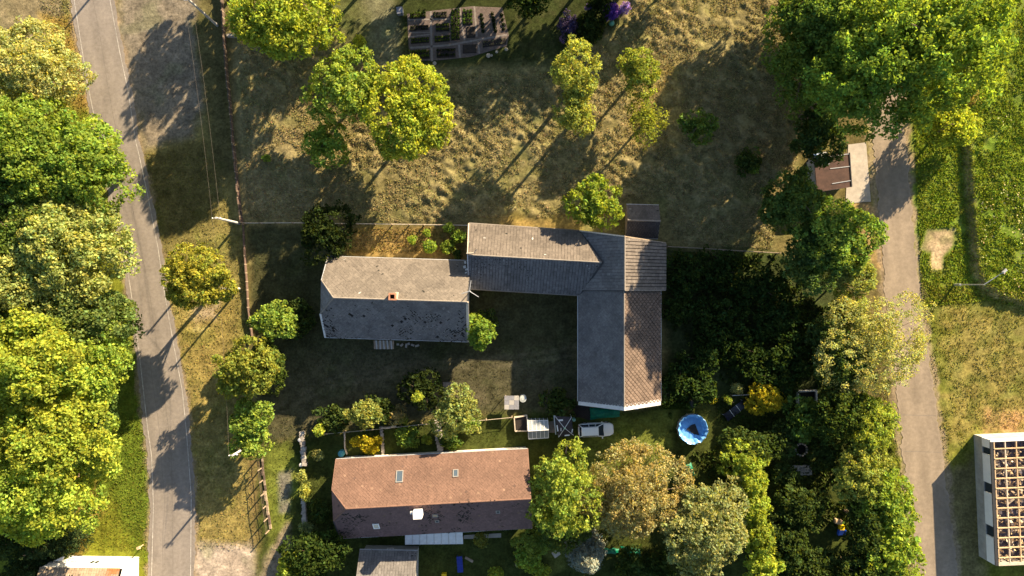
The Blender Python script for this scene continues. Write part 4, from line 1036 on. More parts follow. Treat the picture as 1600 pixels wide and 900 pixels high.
# --- orchard meadow
plant('large yellow-green tree at the top of the meadow by the fence', 446, 38, 82, 62, 7, 4.8, 'lime', clump=.75)
plant('light green tree beside the largest orchard tree', 543, 138, 50, 52, 5.6, 3.6, 'maple', clump=.6, colk=(1.15, 1.1, 1.2))
plant('yellow-green spreading orchard tree above the mown hay', 645, 175, 66, 76, 6.2, 4, 'lime', clump=.6, colk=(1.02, 1, 1))
plant('small light green fruit tree below the pair of orchard trees', 508, 226, 32, 31, 3.6, 2.2, 'maple', clump=.5, dens=.75)
shrub('tiny yellow-green sapling in the shade by the vegetable garden', 562, 66, 9, 'lime', 1.6)
shrub('tiny green sapling in the mown hay by the fence', 417, 247, 6, 'maple', .6)
plant('tall slender pale birch with two long trunk shadows', 898, 117, 34, 37, 7.2, 3.0, 'pale', name='birch_tree', clump=.5, colk=(1.15, 1.08, .8))
plant('birch stem lower beside the tall slender birch', 899, 175, 29, 36, 6.0, 2.6, 'pale', name='birch_tree', clump=.5, colk=(1.15, 1.08, .8))
plant('round pale green fruit tree alone in the sunlit hay', 998, 111, 30, 34, 4.6, 2.6, 'pale', clump=.4, colk=(1.05, 1.08, .7))
plant('thin see-through fruit tree below the round pale one', 1010, 187, 30, 33, 4.2, 2.4, 'sparse', clump=.45, dens=.8)
plant('small darker green fruit tree near the shaded meadow edge', 1090, 196, 27, 22, 3.6, 2.0, 'green', clump=.45, dens=.7)
plant('bright fluffy tree touching the barn roof on the meadow side', 929, 319, 39, 37, 4.6, 2.7, 'maple', clump=.5, colk=(1.2, 1.1, 1))
shrub('low green bush in the shaded meadow by the east hedge', 1165, 250, 20, 'under', .8)
shrub('low bright bush in the meadow below the east hedge tree', 1175, 262, 10, 'maple', .6)
# --- flower garden at the top
plant('dark green tree cut by the frame beside the vegetable garden', 826, 2, 32, 20, 4, 2.5, 'under', colk=(1.2, 1.2, 1))
shrub('deep purple flowering rhododendron beside the green ball', 955, 18, 13, 'purple', 1.0)
shrub('pale purple flowering bush next to the deep purple one', 977, 13, 9, 'mauve', .8, colk=(1.6, 1.3, 2))
shrub('pale mauve flowering bush at the head of the flower bed', 921, 11, 7, 'mauve', .7, colk=(1.5, 1.3, 1.6))
shrub('dark rhododendron in the middle of the flower bed', 922, 42, 21, 'dark', 1.2)
shrub('dark rhododendron at the foot of the flower bed', 895, 65, 13, 'dark', .9)
shrub('dusky purple heather bush along the flower bed edge', 890, 38, 17, 'mauve', .8, colk=(.55, .5, .6))
shrub('pinkish heather bush at the corner of the flower bed', 882, 62, 7, 'mauve', .5, colk=(1.6, 1.2, 1.2))
shrub('dark shrub behind the purple rhododendron', 935, 5, 20, 'dark', 1.3)
shrub('light leafy tuft at the sunny edge of the flower bed', 936, 52, 5, 'maple', .5)
# --- big trees and hedge along the lane
LANE = 'trees along the lane'
plant('huge bright green maple overhanging the lane', 1440, 66, 126, 114, 15, 8.5, 'maple', group=LANE, clump=.9, dens=1.05, zlow=-.8)
plant('darker green maple joined to the huge one at the lane', 1282, 62, 90, 114, 9, 8.2, 'green', group=LANE, clump=.9, zlow=-.98)
plant('green maple bough between the two big maples', 1345, 128, 82, 64, 14, 8, 'maple', group=LANE, clump=.8, colk=(.8, .9, 1), zlow=-.98)
plant('green maple crown above the frame over the lane', 1370, -60, 150, 82, 8, 7.4, 'maple', group=LANE, clump=1., zlow=-.98)
plant('yellow-green drooping willow shrub by the raised meadow', 1495, 195, 36, 34, 3.6, 2.4, 'lime', group=LANE, clump=.4, droop=1.5, leafk=.8, dens=1.1)
plant('brown twiggy bush under the huge maple', 1518, 148, 14, 14, 1.4, 1, 'tan', cat='shrub', name='shrub')
plant('dark green tree behind the brown-roofed shed', 1273, 212, 36, 46, 4.5, 3.5, 'green', group=LANE, colk=(.6, .6, .8))
plant('dark green hedge tree at the corner of the shaded garden', 1240, 315, 44, 48, 5.5, 3.8, 'green', group=LANE, clump=.7, colk=(.85, .85, 1))
plant('sunlit green tree below the brown-roofed shed', 1305, 372, 62, 60, 5.5, 3.8, 'maple', group=LANE, clump=.65, colk=(.9, .95, 1.15), leafk=.95)
plant('green tree with bare brown twigs next to the sunlit tree', 1270, 400, 45, 48, 4.6, 3.2, 'green', group=LANE, colk=(.75, .75, 1))
plant('pale green bush under the sunlit lane tree', 1330, 430, 36, 30, 3.2, 2.4, 'pale', group=LANE)
plant('small yellow-green bush between the lane trees', 1325, 482, 22, 26, 2.6, 2, 'lime', group=LANE, colk=(.85, .9, 1))
plant('wispy pale willow arching over the lane', 1365, 537, 82, 70, 5.2, 3.2, 'willow', name='willow_tree', group=LANE, clump=.5, dens=.6, leafk=.85)
plant('green tree behind the wispy willow on the garden side', 1312, 560, 42, 46, 4, 3, 'under', group=LANE, colk=(1.2, 1.25, 1.3))
plant('grey-green leafy shrub tree on the shaded side of the willow', 1290, 520, 26, 30, 3, 2.2, 'under', group=LANE, colk=(1.1, 1.2, 1.4))
plant('green bush hiding the small white-framed box', 1255, 655, 27, 34, 2.8, 2.2, 'green', clump=.4, group=LANE)
plant('dark green tree in the hedge below the willow', 1312, 650, 46, 44, 4.2, 3.2, 'under', group=LANE, colk=(1.2, 1.2, 1))
plant('sunlit pale green hedge tree by the lane verge', 1355, 665, 34, 46, 4.2, 3.0, 'pale', group=LANE, clump=.45, colk=(.95, 1.02, .6))
plant('pale feathery hedge tree next to the lane verge', 1350, 735, 36, 48, 4.5, 3.2, 'pale', group=LANE, clump=.45, colk=(1.1, 1.08, .8))
plant('green hedge tree with a bright lane side', 1378, 790, 44, 52, 4.5, 3.2, 'maple', group=LANE, clump=.5, colk=(1.05, 1.02, 1))
plant('dark green tree on the garden side of the lane hedge', 1346, 815, 22, 60, 4.2, 3.2, 'under', group=LANE)
plant('bright hedge tree by the lane at the foot of the row', 1392, 862, 40, 50, 4.5, 3.2, 'maple', group=LANE, clump=.5, colk=(1.1, 1.05, 1))
plant('dark hedge tree at the foot of the row on the garden side', 1338, 893, 42, 34, 4, 3, 'under', group=LANE)
# --- shaded garden trees lower right
SH = 'shaded trees in the lower garden'
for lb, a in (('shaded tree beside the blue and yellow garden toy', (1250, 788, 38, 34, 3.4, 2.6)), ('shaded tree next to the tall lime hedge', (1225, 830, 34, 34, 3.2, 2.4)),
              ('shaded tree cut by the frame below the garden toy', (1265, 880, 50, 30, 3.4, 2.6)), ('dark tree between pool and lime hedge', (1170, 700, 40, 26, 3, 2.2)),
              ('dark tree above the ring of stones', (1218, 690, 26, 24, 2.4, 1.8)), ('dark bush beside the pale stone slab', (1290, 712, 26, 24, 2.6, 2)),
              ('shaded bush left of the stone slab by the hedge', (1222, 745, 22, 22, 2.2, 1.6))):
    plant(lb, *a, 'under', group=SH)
# --- undergrowth trees east of the barn
rs = random.Random(9)
EAST = [('elder bush below the cable in the overgrown garden', 1070, 430, 26), ('elder bush by the barn corner in the overgrown garden', 1060, 480, 18), ('leafy elder in the middle of the overgrown garden', 1120, 500, 32),
        ('tall elder near the lane hedge in the overgrown garden', 1190, 450, 34), ('bright-tipped elder beside the hedge trees', 1215, 505, 30), ('elder bush beside the dry clearing', 1095, 560, 24),
        ('low leafy bush along the barn east wall', 1058, 600, 24), ('leafy bush north of the golden shrub', 1160, 545, 30), ('elder bush next to the grey-green shrub tree', 1240, 560, 32), ('dark bush between barn and pool hedge', 1095, 608, 22),
        ('dark elder below the meadow fence', 1130, 425, 28), ('dark bush behind the golden shrub', 1215, 590, 26)]
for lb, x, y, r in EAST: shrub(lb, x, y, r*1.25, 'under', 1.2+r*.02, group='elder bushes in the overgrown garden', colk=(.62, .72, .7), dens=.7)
shrub('golden yellow dome-shaped shrub near the pool', 1198, 623, 27, 'yellow', 1.9, ry=23, colk=(1.1, 1.1, 1.2), clump=.22, leafk=.9)
shrub('small yellow shrub between the hedge and the golden dome', 1112, 625, 10, 'yellow', .7, colk=(.8, .85, 1), ry=6)
shrub('yellow-green sprig beside the small yellow shrub', 1137, 624, 7, 'lime', .7)
shrub('pale dry bush next to the wire by the golden shrub', 1152, 607, 10, 'willow', .8)
# --- gardens around the red-roofed house
plant('knobbly yellow-green larch beside the red-roofed house', 878, 765, 48, 72, 6, 4, 'lime', clump=.5, leafk=.85, name='larch_tree', colk=(.9, .95, 1.2), dens=.85)
plant('lower dark bough tree at the foot of the larch', 882, 815, 38, 34, 3.4, 2.4, 'green', colk=(.9, .85, 1.1))
plant('tan brown blossoming tree with visible branches', 990, 765, 74, 74, 5.2, 3.6, 'tan', clump=.6, limbs=26, trunkr=.3, dens=1.2)
plant('tan brown tree crown lower beside the blossoming one', 952, 790, 34, 36, 4, 2.6, 'tan', clump=.55, limbs=16, colk=(.95, 1, 1))
plant('grey-olive tree with rounded boughs beside the tan tree', 1100, 822, 62, 68, 5.5, 3.8, 'olive', clump=.6, colk=(.95, .92, 1.25), dens=1.1)
HD = 'lime hedge trees between the gardens'
for lb, a in (('yellow-green hedge tree at the head of the lime row', (1160, 712, 38, 24, 3.6, 2.4)), ('lime hedge tree second in the row from the pool', (1172, 745, 26, 26, 3.8, 2.6)), ('lime hedge tree in the middle of the row', (1178, 790, 24, 28, 3.8, 2.6)),
              ('lime hedge tree fourth in the row from the pool', (1184, 835, 25, 28, 3.8, 2.6)), ('lime hedge tree at the foot of the row', (1190, 880, 24, 28, 3.8, 2.6))):
    plant(lb, *a, 'lime', name='hedge_tree', group=HD, clump=.42, leafk=.85, colk=(.98, 1, 1))
spruce('blue-grey spruce at the bottom of the garden', 920, 876, 37, 7.5, (0.19, 0.205, 0.16), levels=14, nb=15, dens=1.15)
plant('yellow-green feathery bush beside the larch', 838, 848, 28, 22, 1.7, 1.3, 'lime', name='shrub', cat='shrub', clump=.3, leafk=.7, colk=(.9, .95, 1.3), dens=1.1)
shrub('leafy yellow-green bush with a tree stump beside it', 825, 873, 18, 'maple', 1.2, colk=(1.1, 1.05, 1))
shrub('bright grassy shrub at the bottom edge below the stump', 775, 895, 12, 'lime', .8)
shrub('bright shrub at the bottom edge beside the spruce path', 845, 897, 14, 'lime', .8)
shrub('clipped square brown-green bush by the house paving', 752, 844, 12, 'olive', 1.0, colk=(.8, .75, .6))
shrub('dark bush beside the white garden sheet', 985, 880, 24, 'under', 1.2)
shrub('dark bush at the bottom edge below the grey-olive tree', 1030, 890, 26, 'under', 1.2)
plant('pale green fruit tree at the end of the garden plots', 715, 640, 36, 36, 3.4, 2.4, 'pale', clump=.36, dens=1.1)
plant('pale yellow-green shrub in the row above the garden plots', 567, 646, 29, 21, 2.6, 1.8, 'pale', clump=.34, colk=(1.1, 1.05, .9))
shrub('dark bush behind the pale shrub of the garden row', 590, 637, 22, 'under', 1.2)
plant('dark cypress-like bush with yellow tips in the yard', 660, 607, 27, 29, 2.2, 1.8, 'dark', name='shrub', cat='shrub', clump=.3)
shrub('yellow tips of growth on the dark cypress-like bush', 655, 617, 9, 'lime', 3.4, name='shrub', trunk=False)
shrub('dry reddish bush between the pale shrub and the gate', 618, 648, 14, 'tan', .9)
shrub('light green young bush in the garden row', 631, 656, 7, 'maple', .9)
shrub('dark bush left of the pale shrub row', 520, 655, 26, 'under', 1.0, ry=20)
shrub('bright yellow-green sapling beside the dark bush row', 499, 672, 9, 'lime', 1.6)
shrub('yellow flowering forsythia-like bush in the first garden plot', 572, 692, 23, 'blossom', .8, ry=13)
shrub('green leafy bush in the second garden plot', 638, 683, 16, 'maple', .7, ry=17, colk=(.85, .9, 1))
shrub('yellow-green leafy bush by the timber in the second plot', 668, 687, 8, 'lime', .7)
shrub('grassy green clump in the third garden plot', 705, 690, 22, 'green', .5, ry=12)
shrub('green bush under the pale fruit tree of the plots', 733, 660, 13, 'maple', .8, colk=(.9, .95, 1))
shrub('brown-green bush on the rubble wall beside the path', 471, 745, 9, 'olive', .8, ry=12)
shrub('yellow-green bush lower on the rubble wall', 478, 770, 10, 'olive', .8, ry=13, colk=(1.1, 1.05, .8))
shrub('grey-green bush at the foot of the rubble wall', 481, 824, 13, 'pale', .8, ry=10, colk=(.8, .85, 1.2))
shrub('wispy pale bush beside the rubble wall', 497, 711, 9, 'willow', .6)
plant('sunlit yellow-green tree cut by the frame below the yard', 455, 890, 22, 26, 3.6, 2.4, 'lime', clump=.4)
plant('large dark tree in the shade beside the red-roofed house', 492, 868, 40, 36, 4, 3, 'dark', colk=(1.2, 1.3, 1))
plant('dark bush against the red house south-west corner', 520, 850, 22, 24, 2.2, 1.8, 'dark', name='shrub', cat='shrub')
shrub('dark undergrowth bush between rubble wall and red house', 497, 800, 16, 'under', 1.0)
# shrubs in the warm strip behind the farmhouse
for lb, x, y, r in (('light green sapling cluster in the warm strip by the barn', 672, 386, 11), ('small pale sapling in the warm strip', 645, 375, 7), ('light sapling below the wire fence by the barn', 703, 356, 9),
                    ('green sapling next to the barn gable', 718, 370, 11), ('bright sapling between farmhouse and barn', 700, 385, 11), ('small sapling at the fence in the warm strip', 666, 364, 7), ('darker sapling in the gap between farmhouse and barn', 715, 398, 8)):
    shrub(lb, x, y, r, 'maple' if r != 8 else 'under', 1.0, colk=(1.1, 1.1, 1.1))
# leafy bush by the barn and low hedge
shrub('leafy bush in the yard corner beside the barn', 872, 625, 22, 'under', 1.3, ry=24)
hd = thing('clipped_hedge', 'low clipped box hedge between the barn and the pool', 'hedge', P(1054, 632, 0))
rng = np.random.default_rng(77); n = 2600; q = np.stack([rng.uniform(1034, 1075, n), rng.uniform(627.5, 637.5, n)], 1)
pos = np.stack([(q[:, 0]-800)*S, (450-q[:, 1])*S, np.where(rng.random(n) < .6, .8, rng.uniform(0.02, .8, n))+rng.normal(0, .05, n)], 1); pos[:, 2] = np.maximum(pos[:, 2], .03)
leaves_mesh('crown', pos, unit(rng.normal(size=(n, 3))+[0, 0, 1]), rng.uniform(.06, .14, n), leafcol(rng, (.05, .08, .015), np.zeros(n), n), hd, rng, M['leaf'])
mb = MB(); mb.prism([P(*k)[:2] for k in ((1035, 637), (1074, 637), (1074, 628), (1035, 628))], 0, .68); mb.build('inner_twigs', mat('hedge_core', (.02, .025, .01), .95, .3, 5), hd)

# --- trees standing just above the frame whose shadows fall into the picture
OFF = 'trees above the frame'
for lb, x, y, r_, top in (('tree beyond the road verge above the frame', 425, -80, 60, 11.5), ('tree beyond the fence above the frame', 515, -62, 55, 11), ('tree beyond the mown lawn above the frame', 690, -70, 46, 10), ('tree beyond the largest orchard tree above the frame', 605, -64, 48, 10.5), ('tree beyond the vegetable garden above the frame', 770, -55, 48, 10.2),
    ('tree beyond the garden soil above the frame', 850, -62, 48, 10.2), ('tree beyond the flower garden above the frame', 935, -55, 48, 10.4), ('tree beyond the purple bushes above the frame', 1015, -62, 46, 10.2), ('tree beyond the green ball above the frame', 1072, -52, 34, 8)):
    hc_ = top*.6; k_ = H/(H-hc_); plant(lb, 800+(x-800)*k_, 450-(450-y)*k_, r_, r_*.95, hc_, top*.4, 'green', group=OFF, dens=.5, leafk=1.5)

# ------------------------------------------------------------------ ground cover (uncountable)
def scatter(n, poly, rng, dens_fn=None):
    xs = [p[0] for p in poly]; ys = [p[1] for p in poly]
    q = np.stack([rng.uniform(min(xs), max(xs), n), rng.uniform(min(ys), max(ys), n)], 1)
    k = sdist(q[:, 0], q[:, 1], poly) > 0; q = q[k]
    return q
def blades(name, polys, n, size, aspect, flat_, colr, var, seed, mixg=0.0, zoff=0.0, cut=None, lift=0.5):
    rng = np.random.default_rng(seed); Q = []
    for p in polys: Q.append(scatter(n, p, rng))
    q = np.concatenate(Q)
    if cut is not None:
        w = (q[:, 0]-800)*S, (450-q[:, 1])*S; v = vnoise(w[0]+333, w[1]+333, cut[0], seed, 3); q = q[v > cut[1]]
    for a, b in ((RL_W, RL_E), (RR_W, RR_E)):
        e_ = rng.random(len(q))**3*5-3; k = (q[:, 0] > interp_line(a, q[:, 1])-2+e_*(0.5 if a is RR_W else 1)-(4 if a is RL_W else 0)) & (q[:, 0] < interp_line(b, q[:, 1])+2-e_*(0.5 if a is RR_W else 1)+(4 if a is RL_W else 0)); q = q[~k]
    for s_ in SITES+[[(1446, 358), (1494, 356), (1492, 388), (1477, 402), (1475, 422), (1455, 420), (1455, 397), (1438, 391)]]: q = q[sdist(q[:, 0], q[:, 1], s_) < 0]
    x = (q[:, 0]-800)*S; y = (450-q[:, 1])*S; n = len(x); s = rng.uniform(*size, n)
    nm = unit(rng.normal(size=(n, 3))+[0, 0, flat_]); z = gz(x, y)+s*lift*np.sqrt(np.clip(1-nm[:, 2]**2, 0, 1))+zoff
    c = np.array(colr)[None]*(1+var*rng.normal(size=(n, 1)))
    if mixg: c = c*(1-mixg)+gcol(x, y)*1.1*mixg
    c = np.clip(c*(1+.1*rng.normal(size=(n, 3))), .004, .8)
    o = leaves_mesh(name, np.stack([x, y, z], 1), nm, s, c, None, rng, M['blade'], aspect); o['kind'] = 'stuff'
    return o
HAYP = [(372, 60), (470, 90), (640, 115), (850, 115), (960, 60), (1010, -20), (1240, -20), (1245, 250), (1205, 390), (1040, 378), (905, 345), (735, 348), (388, 342)]
tag(blades('mown_hay', [HAYP], 150000, (.06, .17), .32, .9, (.27, .225, .11), .2, 201, .25, cut=(1.6, .36)), 'mown straw-coloured hay lying in loose swaths on the orchard meadow', 'hay')
tag(blades('meadow_grass', [[(1418, -20), (1620, -20), (1620, 485), (1545, 470), (1440, 480)]], 50000, (.08, .2), .4, .6, (.23, .28, .032), .3, 202, .4, cut=(1.8, .28)), 'lush green grass on the raised meadow and lane verge', 'grass')
tag(blades('meadow_flowers', [[(1525, 200), (1620, 150), (1620, 480), (1550, 465), (1525, 430)]], 700, (.06, .13), .8, 1.5, (.5, .45, .24), .25, 203, 0, .25, cut=(2.2, .5)), 'pale seed heads scattered through the raised meadow', 'flowers')
tag(blades('verge_grass', [[(1385, 600), (1440, 900), (1380, 920), (1360, 640)], [(1437, 440), (1620, 480), (1620, 680), (1530, 680), (1480, 740)]], 15000, (.06, .15), .35, .7, (.19, .2, .035), .3, 204, .75, cut=(1.5, .4)), 'half-dry grass on the lane verge', 'grass')
tag(blades('roadside_grass', [[(100, 560), (232, 560), (236, 900), (90, 870)], [(225, 240), (340, 240), (388, 430), (380, 560), (405, 860), (310, 860)], [(60, 0), (120, 0), (200, 430), (120, 200)]], 17000, (.06, .15), .35, .9, (.16, .165, .03), .25, 205, .7), 'short grass along the main road', 'grass')
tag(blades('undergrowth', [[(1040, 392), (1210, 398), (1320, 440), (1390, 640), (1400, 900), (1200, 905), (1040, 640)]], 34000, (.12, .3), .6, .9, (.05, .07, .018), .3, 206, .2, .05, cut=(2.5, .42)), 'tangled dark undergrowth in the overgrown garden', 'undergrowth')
tag(blades('garden_lawn', [[(405, 690), (540, 660), (700, 655), (1040, 640), (1240, 660), (1250, 905), (400, 905)], [(390, 355), (500, 360), (500, 540), (905, 540), (905, 640), (410, 700)]], 26000, (.05, .12), .35, .9, (.07, .075, .02), .25, 207, .6), 'short lawn grass in the yards', 'grass')
tag(blades('warm_strip_grass', [[(545, 356), (735, 356), (735, 404), (540, 400)]], 2500, (.08, .2), .35, .8, (.17, .14, .04), .25, 208, .4), 'dry golden grass in the strip behind the farmhouse', 'grass')

# ------------------------------------------------------------------ poles, cables, lamp
def pole(label, px, py, h, arm=None, r=0.14):
    b = P(px, py); t = thing('utility_pole', label, 'utility pole', (b[0], b[1], gz1(b[0], b[1])), 'utility poles along the road')
    g = BASE[t.name][2]
    mb = MB(); mb.tube((b[0], b[1], g-.3), (b[0], b[1], h), r*1.25, r*.85, 10); mb.build('post', M['polewood'], t)
    d = np.array([math.cos(arm or 0), math.sin(arm or 0), 0]); c = np.array([b[0], b[1], h-.25])
    mb = MB(); mb.tube(c-d*.55, c+d*.55, .05, .05, 6); mb.build('crossarm', M['metal'], t)
    tips = []
    for s in (-.45, .45):
        mb = MB(); q = c+d*s; mb.lathe((q[0], q[1], q[2]+.04), [(.02, 0), (.06, .03), (.06, .1), (.03, .16)], 8, closed=True); mb.build('insulator', M['whitewall'], t); tips.append(q+[0, 0, .18])
    return tips
t1 = pole('utility pole by the fence at the top of the road verge', 340, 40, 7.9, .1)
t2 = pole('utility pole where the wire fence meets the road fence', 374, 349, 6.8, .05)
t4 = pole('low utility pole behind the round golden tree', 374, 451, 5.0, .1, .12)
t3 = pole('utility pole under the small chestnut by the board fence', 396, 692, 6.4, .1)
t0 = pole('utility pole above the frame whose shadow crosses the road', 238, -119, 7.2, .1)
def cable(label, a, b, sag=.35, r=.011):
    a = np.array(a); b = np.array(b); mb = MB(); n = 14; pts = [a+(b-a)*i/n-np.array([0, 0, 4*sag*(i/n)*(1-i/n)]) for i in range(n+1)]
    for p, q in zip(pts[:-1], pts[1:]): mb.tube(p, q, r, r, 5, cap=False)
    tag(mb.build('power_cable', M['cable'], origin=a), label, 'cable', 'overhead power cables')
cable('road-side strand of the overhead cable above the verge', t1[0], t2[0], .4, .011)
cable('fence-side strand of the overhead cable above the verge', t1[1], t2[1], .4, .011)
cable('overhead cable from the wire fence pole to the pole behind the round tree', t2[0], t4[0], .2)
cable('overhead cable from the round tree pole to the chestnut pole', t4[0], t3[0], .3)
lp = P(1491, 445); lg = gz1(lp[0], lp[1])
lt = thing('street_lamp', 'grey street lamp with a bent arm on the lane verge', 'street lamp', (lp[0], lp[1], lg))
mb = MB(); mb.tube((lp[0], lp[1], lg-.2), (lp[0], lp[1], 1.2), .16, .14, 10); mb.build('base_sleeve', M['metal'], lt)
mb = MB(); mb.tube((lp[0], lp[1], 1.2), (lp[0], lp[1], 5.4), .075, .055, 8); mb.build('post', M['metal'], lt)
hd_ = P(1568, 425, 6.1); mb = MB(); mb.tube((lp[0], lp[1], 5.38), hd_, .05, .04, 6); mb.build('arm', M['metal'], lt)
mb = MB(); mb.box((hd_[0]+.12, hd_[1]+.1, 6.08), (.6, .3, .16), .75); mb.box((hd_[0]+.12, hd_[1]+.1, 6.2), (.45, .2, .05), .75); mb.build('lamp_head', M['metal'], lt)

# ------------------------------------------------------------------ fences and walls
def along(pts, step):
    out = []
    for (a, b) in zip(pts[:-1], pts[1:]):
        a = np.array(a, float); b = np.array(b, float); n = max(1, int(round(np.linalg.norm(b-a)/step)))
        out += [a+(b-a)*i/n for i in range(n)]
    return out+[np.array(pts[-1], float)]
def fence(label, pts, h, step_px, panel, post=True, top=None, thick=.08, name='fence', colm=None, rails=()):
    q = along(pts, step_px); b0 = P(*q[0]); t = thing(name, label, 'fence', (b0[0], b0[1], gz1(b0[0], b0[1])))
    r = random.Random(int(pts[0][0])); W = [P(*k) for k in q]
    for w in W: w[2] = gz1(w[0], w[1])
    if post:
        for w in W: mb = MB(); hh_ = h*r.uniform(.95, 1.12); mb.box((w[0], w[1], w[2]+hh_/2-.1), (.12, .12, hh_+.2), r.uniform(0, .4)); mb.build('post', M['wood'], t)
    for a, b in zip(W[:-1], W[1:]):
        if panel:
            m = panel if not isinstance(panel, list) else r.choice(panel)
            k = r.uniform(.9, 1.05)*h; lean = r.uniform(-.04, .04); mb = MB(); d = b-a; d[2] = 0; L = np.linalg.norm(d); d /= L; s = np.array([-d[1], d[0], 0])*thick/2
            A, B = a+d*.02, b-d*.02; ln = np.array([s[0], s[1], 0])*lean*20
            lo_ = [A-s, B-s, B+s, A+s]; mb.poly([p+[0, 0, -.08] for p in lo_][::-1]); up_ = [p+ln+[0, 0, k] for p in lo_]; mb.poly(up_)
            for i in range(4): j = (i+1) % 4; mb.poly([lo_[i]+[0, 0, -.08], lo_[j]+[0, 0, -.08], up_[j], up_[i]])
            mb.build('panel', m, t)
        for z, rr, m in rails:
            mb = MB(); mb.tube(a+[0, 0, z], b+[0, 0, z], rr, rr, 5); mb.build('rail', m, t)
    return t
M['plank'] = mat('fence_plank', (.09, .065, .05), .9, .35, 2, .4, 12); M['plank_red'] = mat('fence_plank_red', (.12, .08, .062), .9, .3, 2)
fence('old board fence with stone footing along the road verge', [(346, -40), (350, 20), (353, 70), (357, 120), (362, 170), (366, 225)], .8, 11, [M['plank'], M['plank'], M['plank_red']], thick=.1)
fence('reddish board fence bending down to the wire fence corner', [(367, 228), (371, 270), (375, 310), (380, 349)], .85, 10, [M['plank_red'], M['plank_red'], M['plank']], thick=.12)
fence('weathered rail fence along the front yard below the pole', [(381, 351), (384, 400), (387, 440), (389, 480), (396, 530)], .55, 15, M['plank_red'], thick=.08)
fence('wire fence between the meadow and the farmhouse yard', [(385, 349.5), (460, 349), (560, 350.5), (640, 351.5), (732, 353)], 1.1, 24, None, rails=((1.02, .035, M['palewood']), (.55, .015, M['metal'])))
fence('low wire fence from the barn corner across the overgrown garden', [(1041, 386), (1100, 389), (1160, 393), (1213, 396)], 1.3, 28, None, rails=((1.2, .045, M['wood']), (.6, .015, M['metal'])))
fence('board fence beside the dry verge with an open rail shadow', [(407, 712), (411, 750), (416, 790), (421, 828)], 1.25, 19, None, rails=((1.2, .035, M['plank']), (.7, .025, M['plank'])))
fence('low beige edging wall under the open rail fence', [(409, 714), (413, 750), (418, 790), (423.5, 826)], .2, 8, [M['plank'], M['wood']], post=False, thick=.25, name='edging_wall')
fence('thin wire fence above the garden plots', [(510, 676), (540, 673), (595, 668), (660, 661), (760, 654), (800, 650)], 1.0, 28, None, rails=((.95, .028, M['palewood']),))
def rubble(label, pts, step, w, h, seed, cm=None):
    r = random.Random(seed); q = along(pts, step); b = P(*q[0]); t = thing('rubble_wall', label, 'wall', (b[0], b[1], gz1(b[0], b[1])))
    for k in q:
        p = P(k[0]+r.uniform(-.8, .8), k[1]); g = gz1(p[0], p[1]); mb = MB(); mb.box((p[0], p[1], g+h*.4), (w*r.uniform(.75, 1.2), step*S*r.uniform(.9, 1.15), h*r.uniform(.8, 1.2)), r.uniform(-.3, .3), colr=jit(r, (.3, .27, .24), .25)); mb.build('stone', M['stone'], t)
rubble('pale rubble wall running down beside the garden path', [(473, 676), (475, 700), (477, 724)], 5, .5, .6, 5)
rubble('lower rubble wall between path and red house yard', [(475, 778), (476, 795), (477, 815)], 5, .5, .5, 6)
rubble('stone edging of the middle garden plot', [(597, 668), (598, 690), (598.5, 708)], 5, .35, .35, 7)
rubble('stone steps beside the fruit tree plot', [(684, 660), (686, 680), (688, 708)], 6, .8, .3, 8)
fence('timber edging at the first garden plot', [(539, 675), (540, 700), (543, 709)], .5, 12, M['palewood'], post=False, thick=.12, name='timber_edging')
fence('gate posts and threshold above the middle plot', [(593, 668), (620, 666)], .35, 9, M['palewood'], post=False, thick=.2, name='garden_threshold')
cb = P(369, 57.5); tag_ = MB(); tag_.box((cb[0], cb[1], .3), (1.9, .35, .5), .0); tag_.box((cb[0]-.1, cb[1], .58), (1.7, .25, .08), .0)
tag(tag_.build('concrete_beam', M['concrete'], origin=(cb[0], cb[1], 0)), 'pale concrete beam lying across the fence line by the meadow', 'beam')
mb = MB(); mbx = P(224, 851); mb.box((mbx[0], mbx[1], .5), (.1, .1, 1.0)); mb.box((mbx[0], mbx[1], 1.1), (.35, .3, .3), .3); tag(mb.build('letter_box', M['newwood'], origin=(mbx[0], mbx[1], 0)), 'small tan letter box post at the lawn edge by the road', 'letter box')

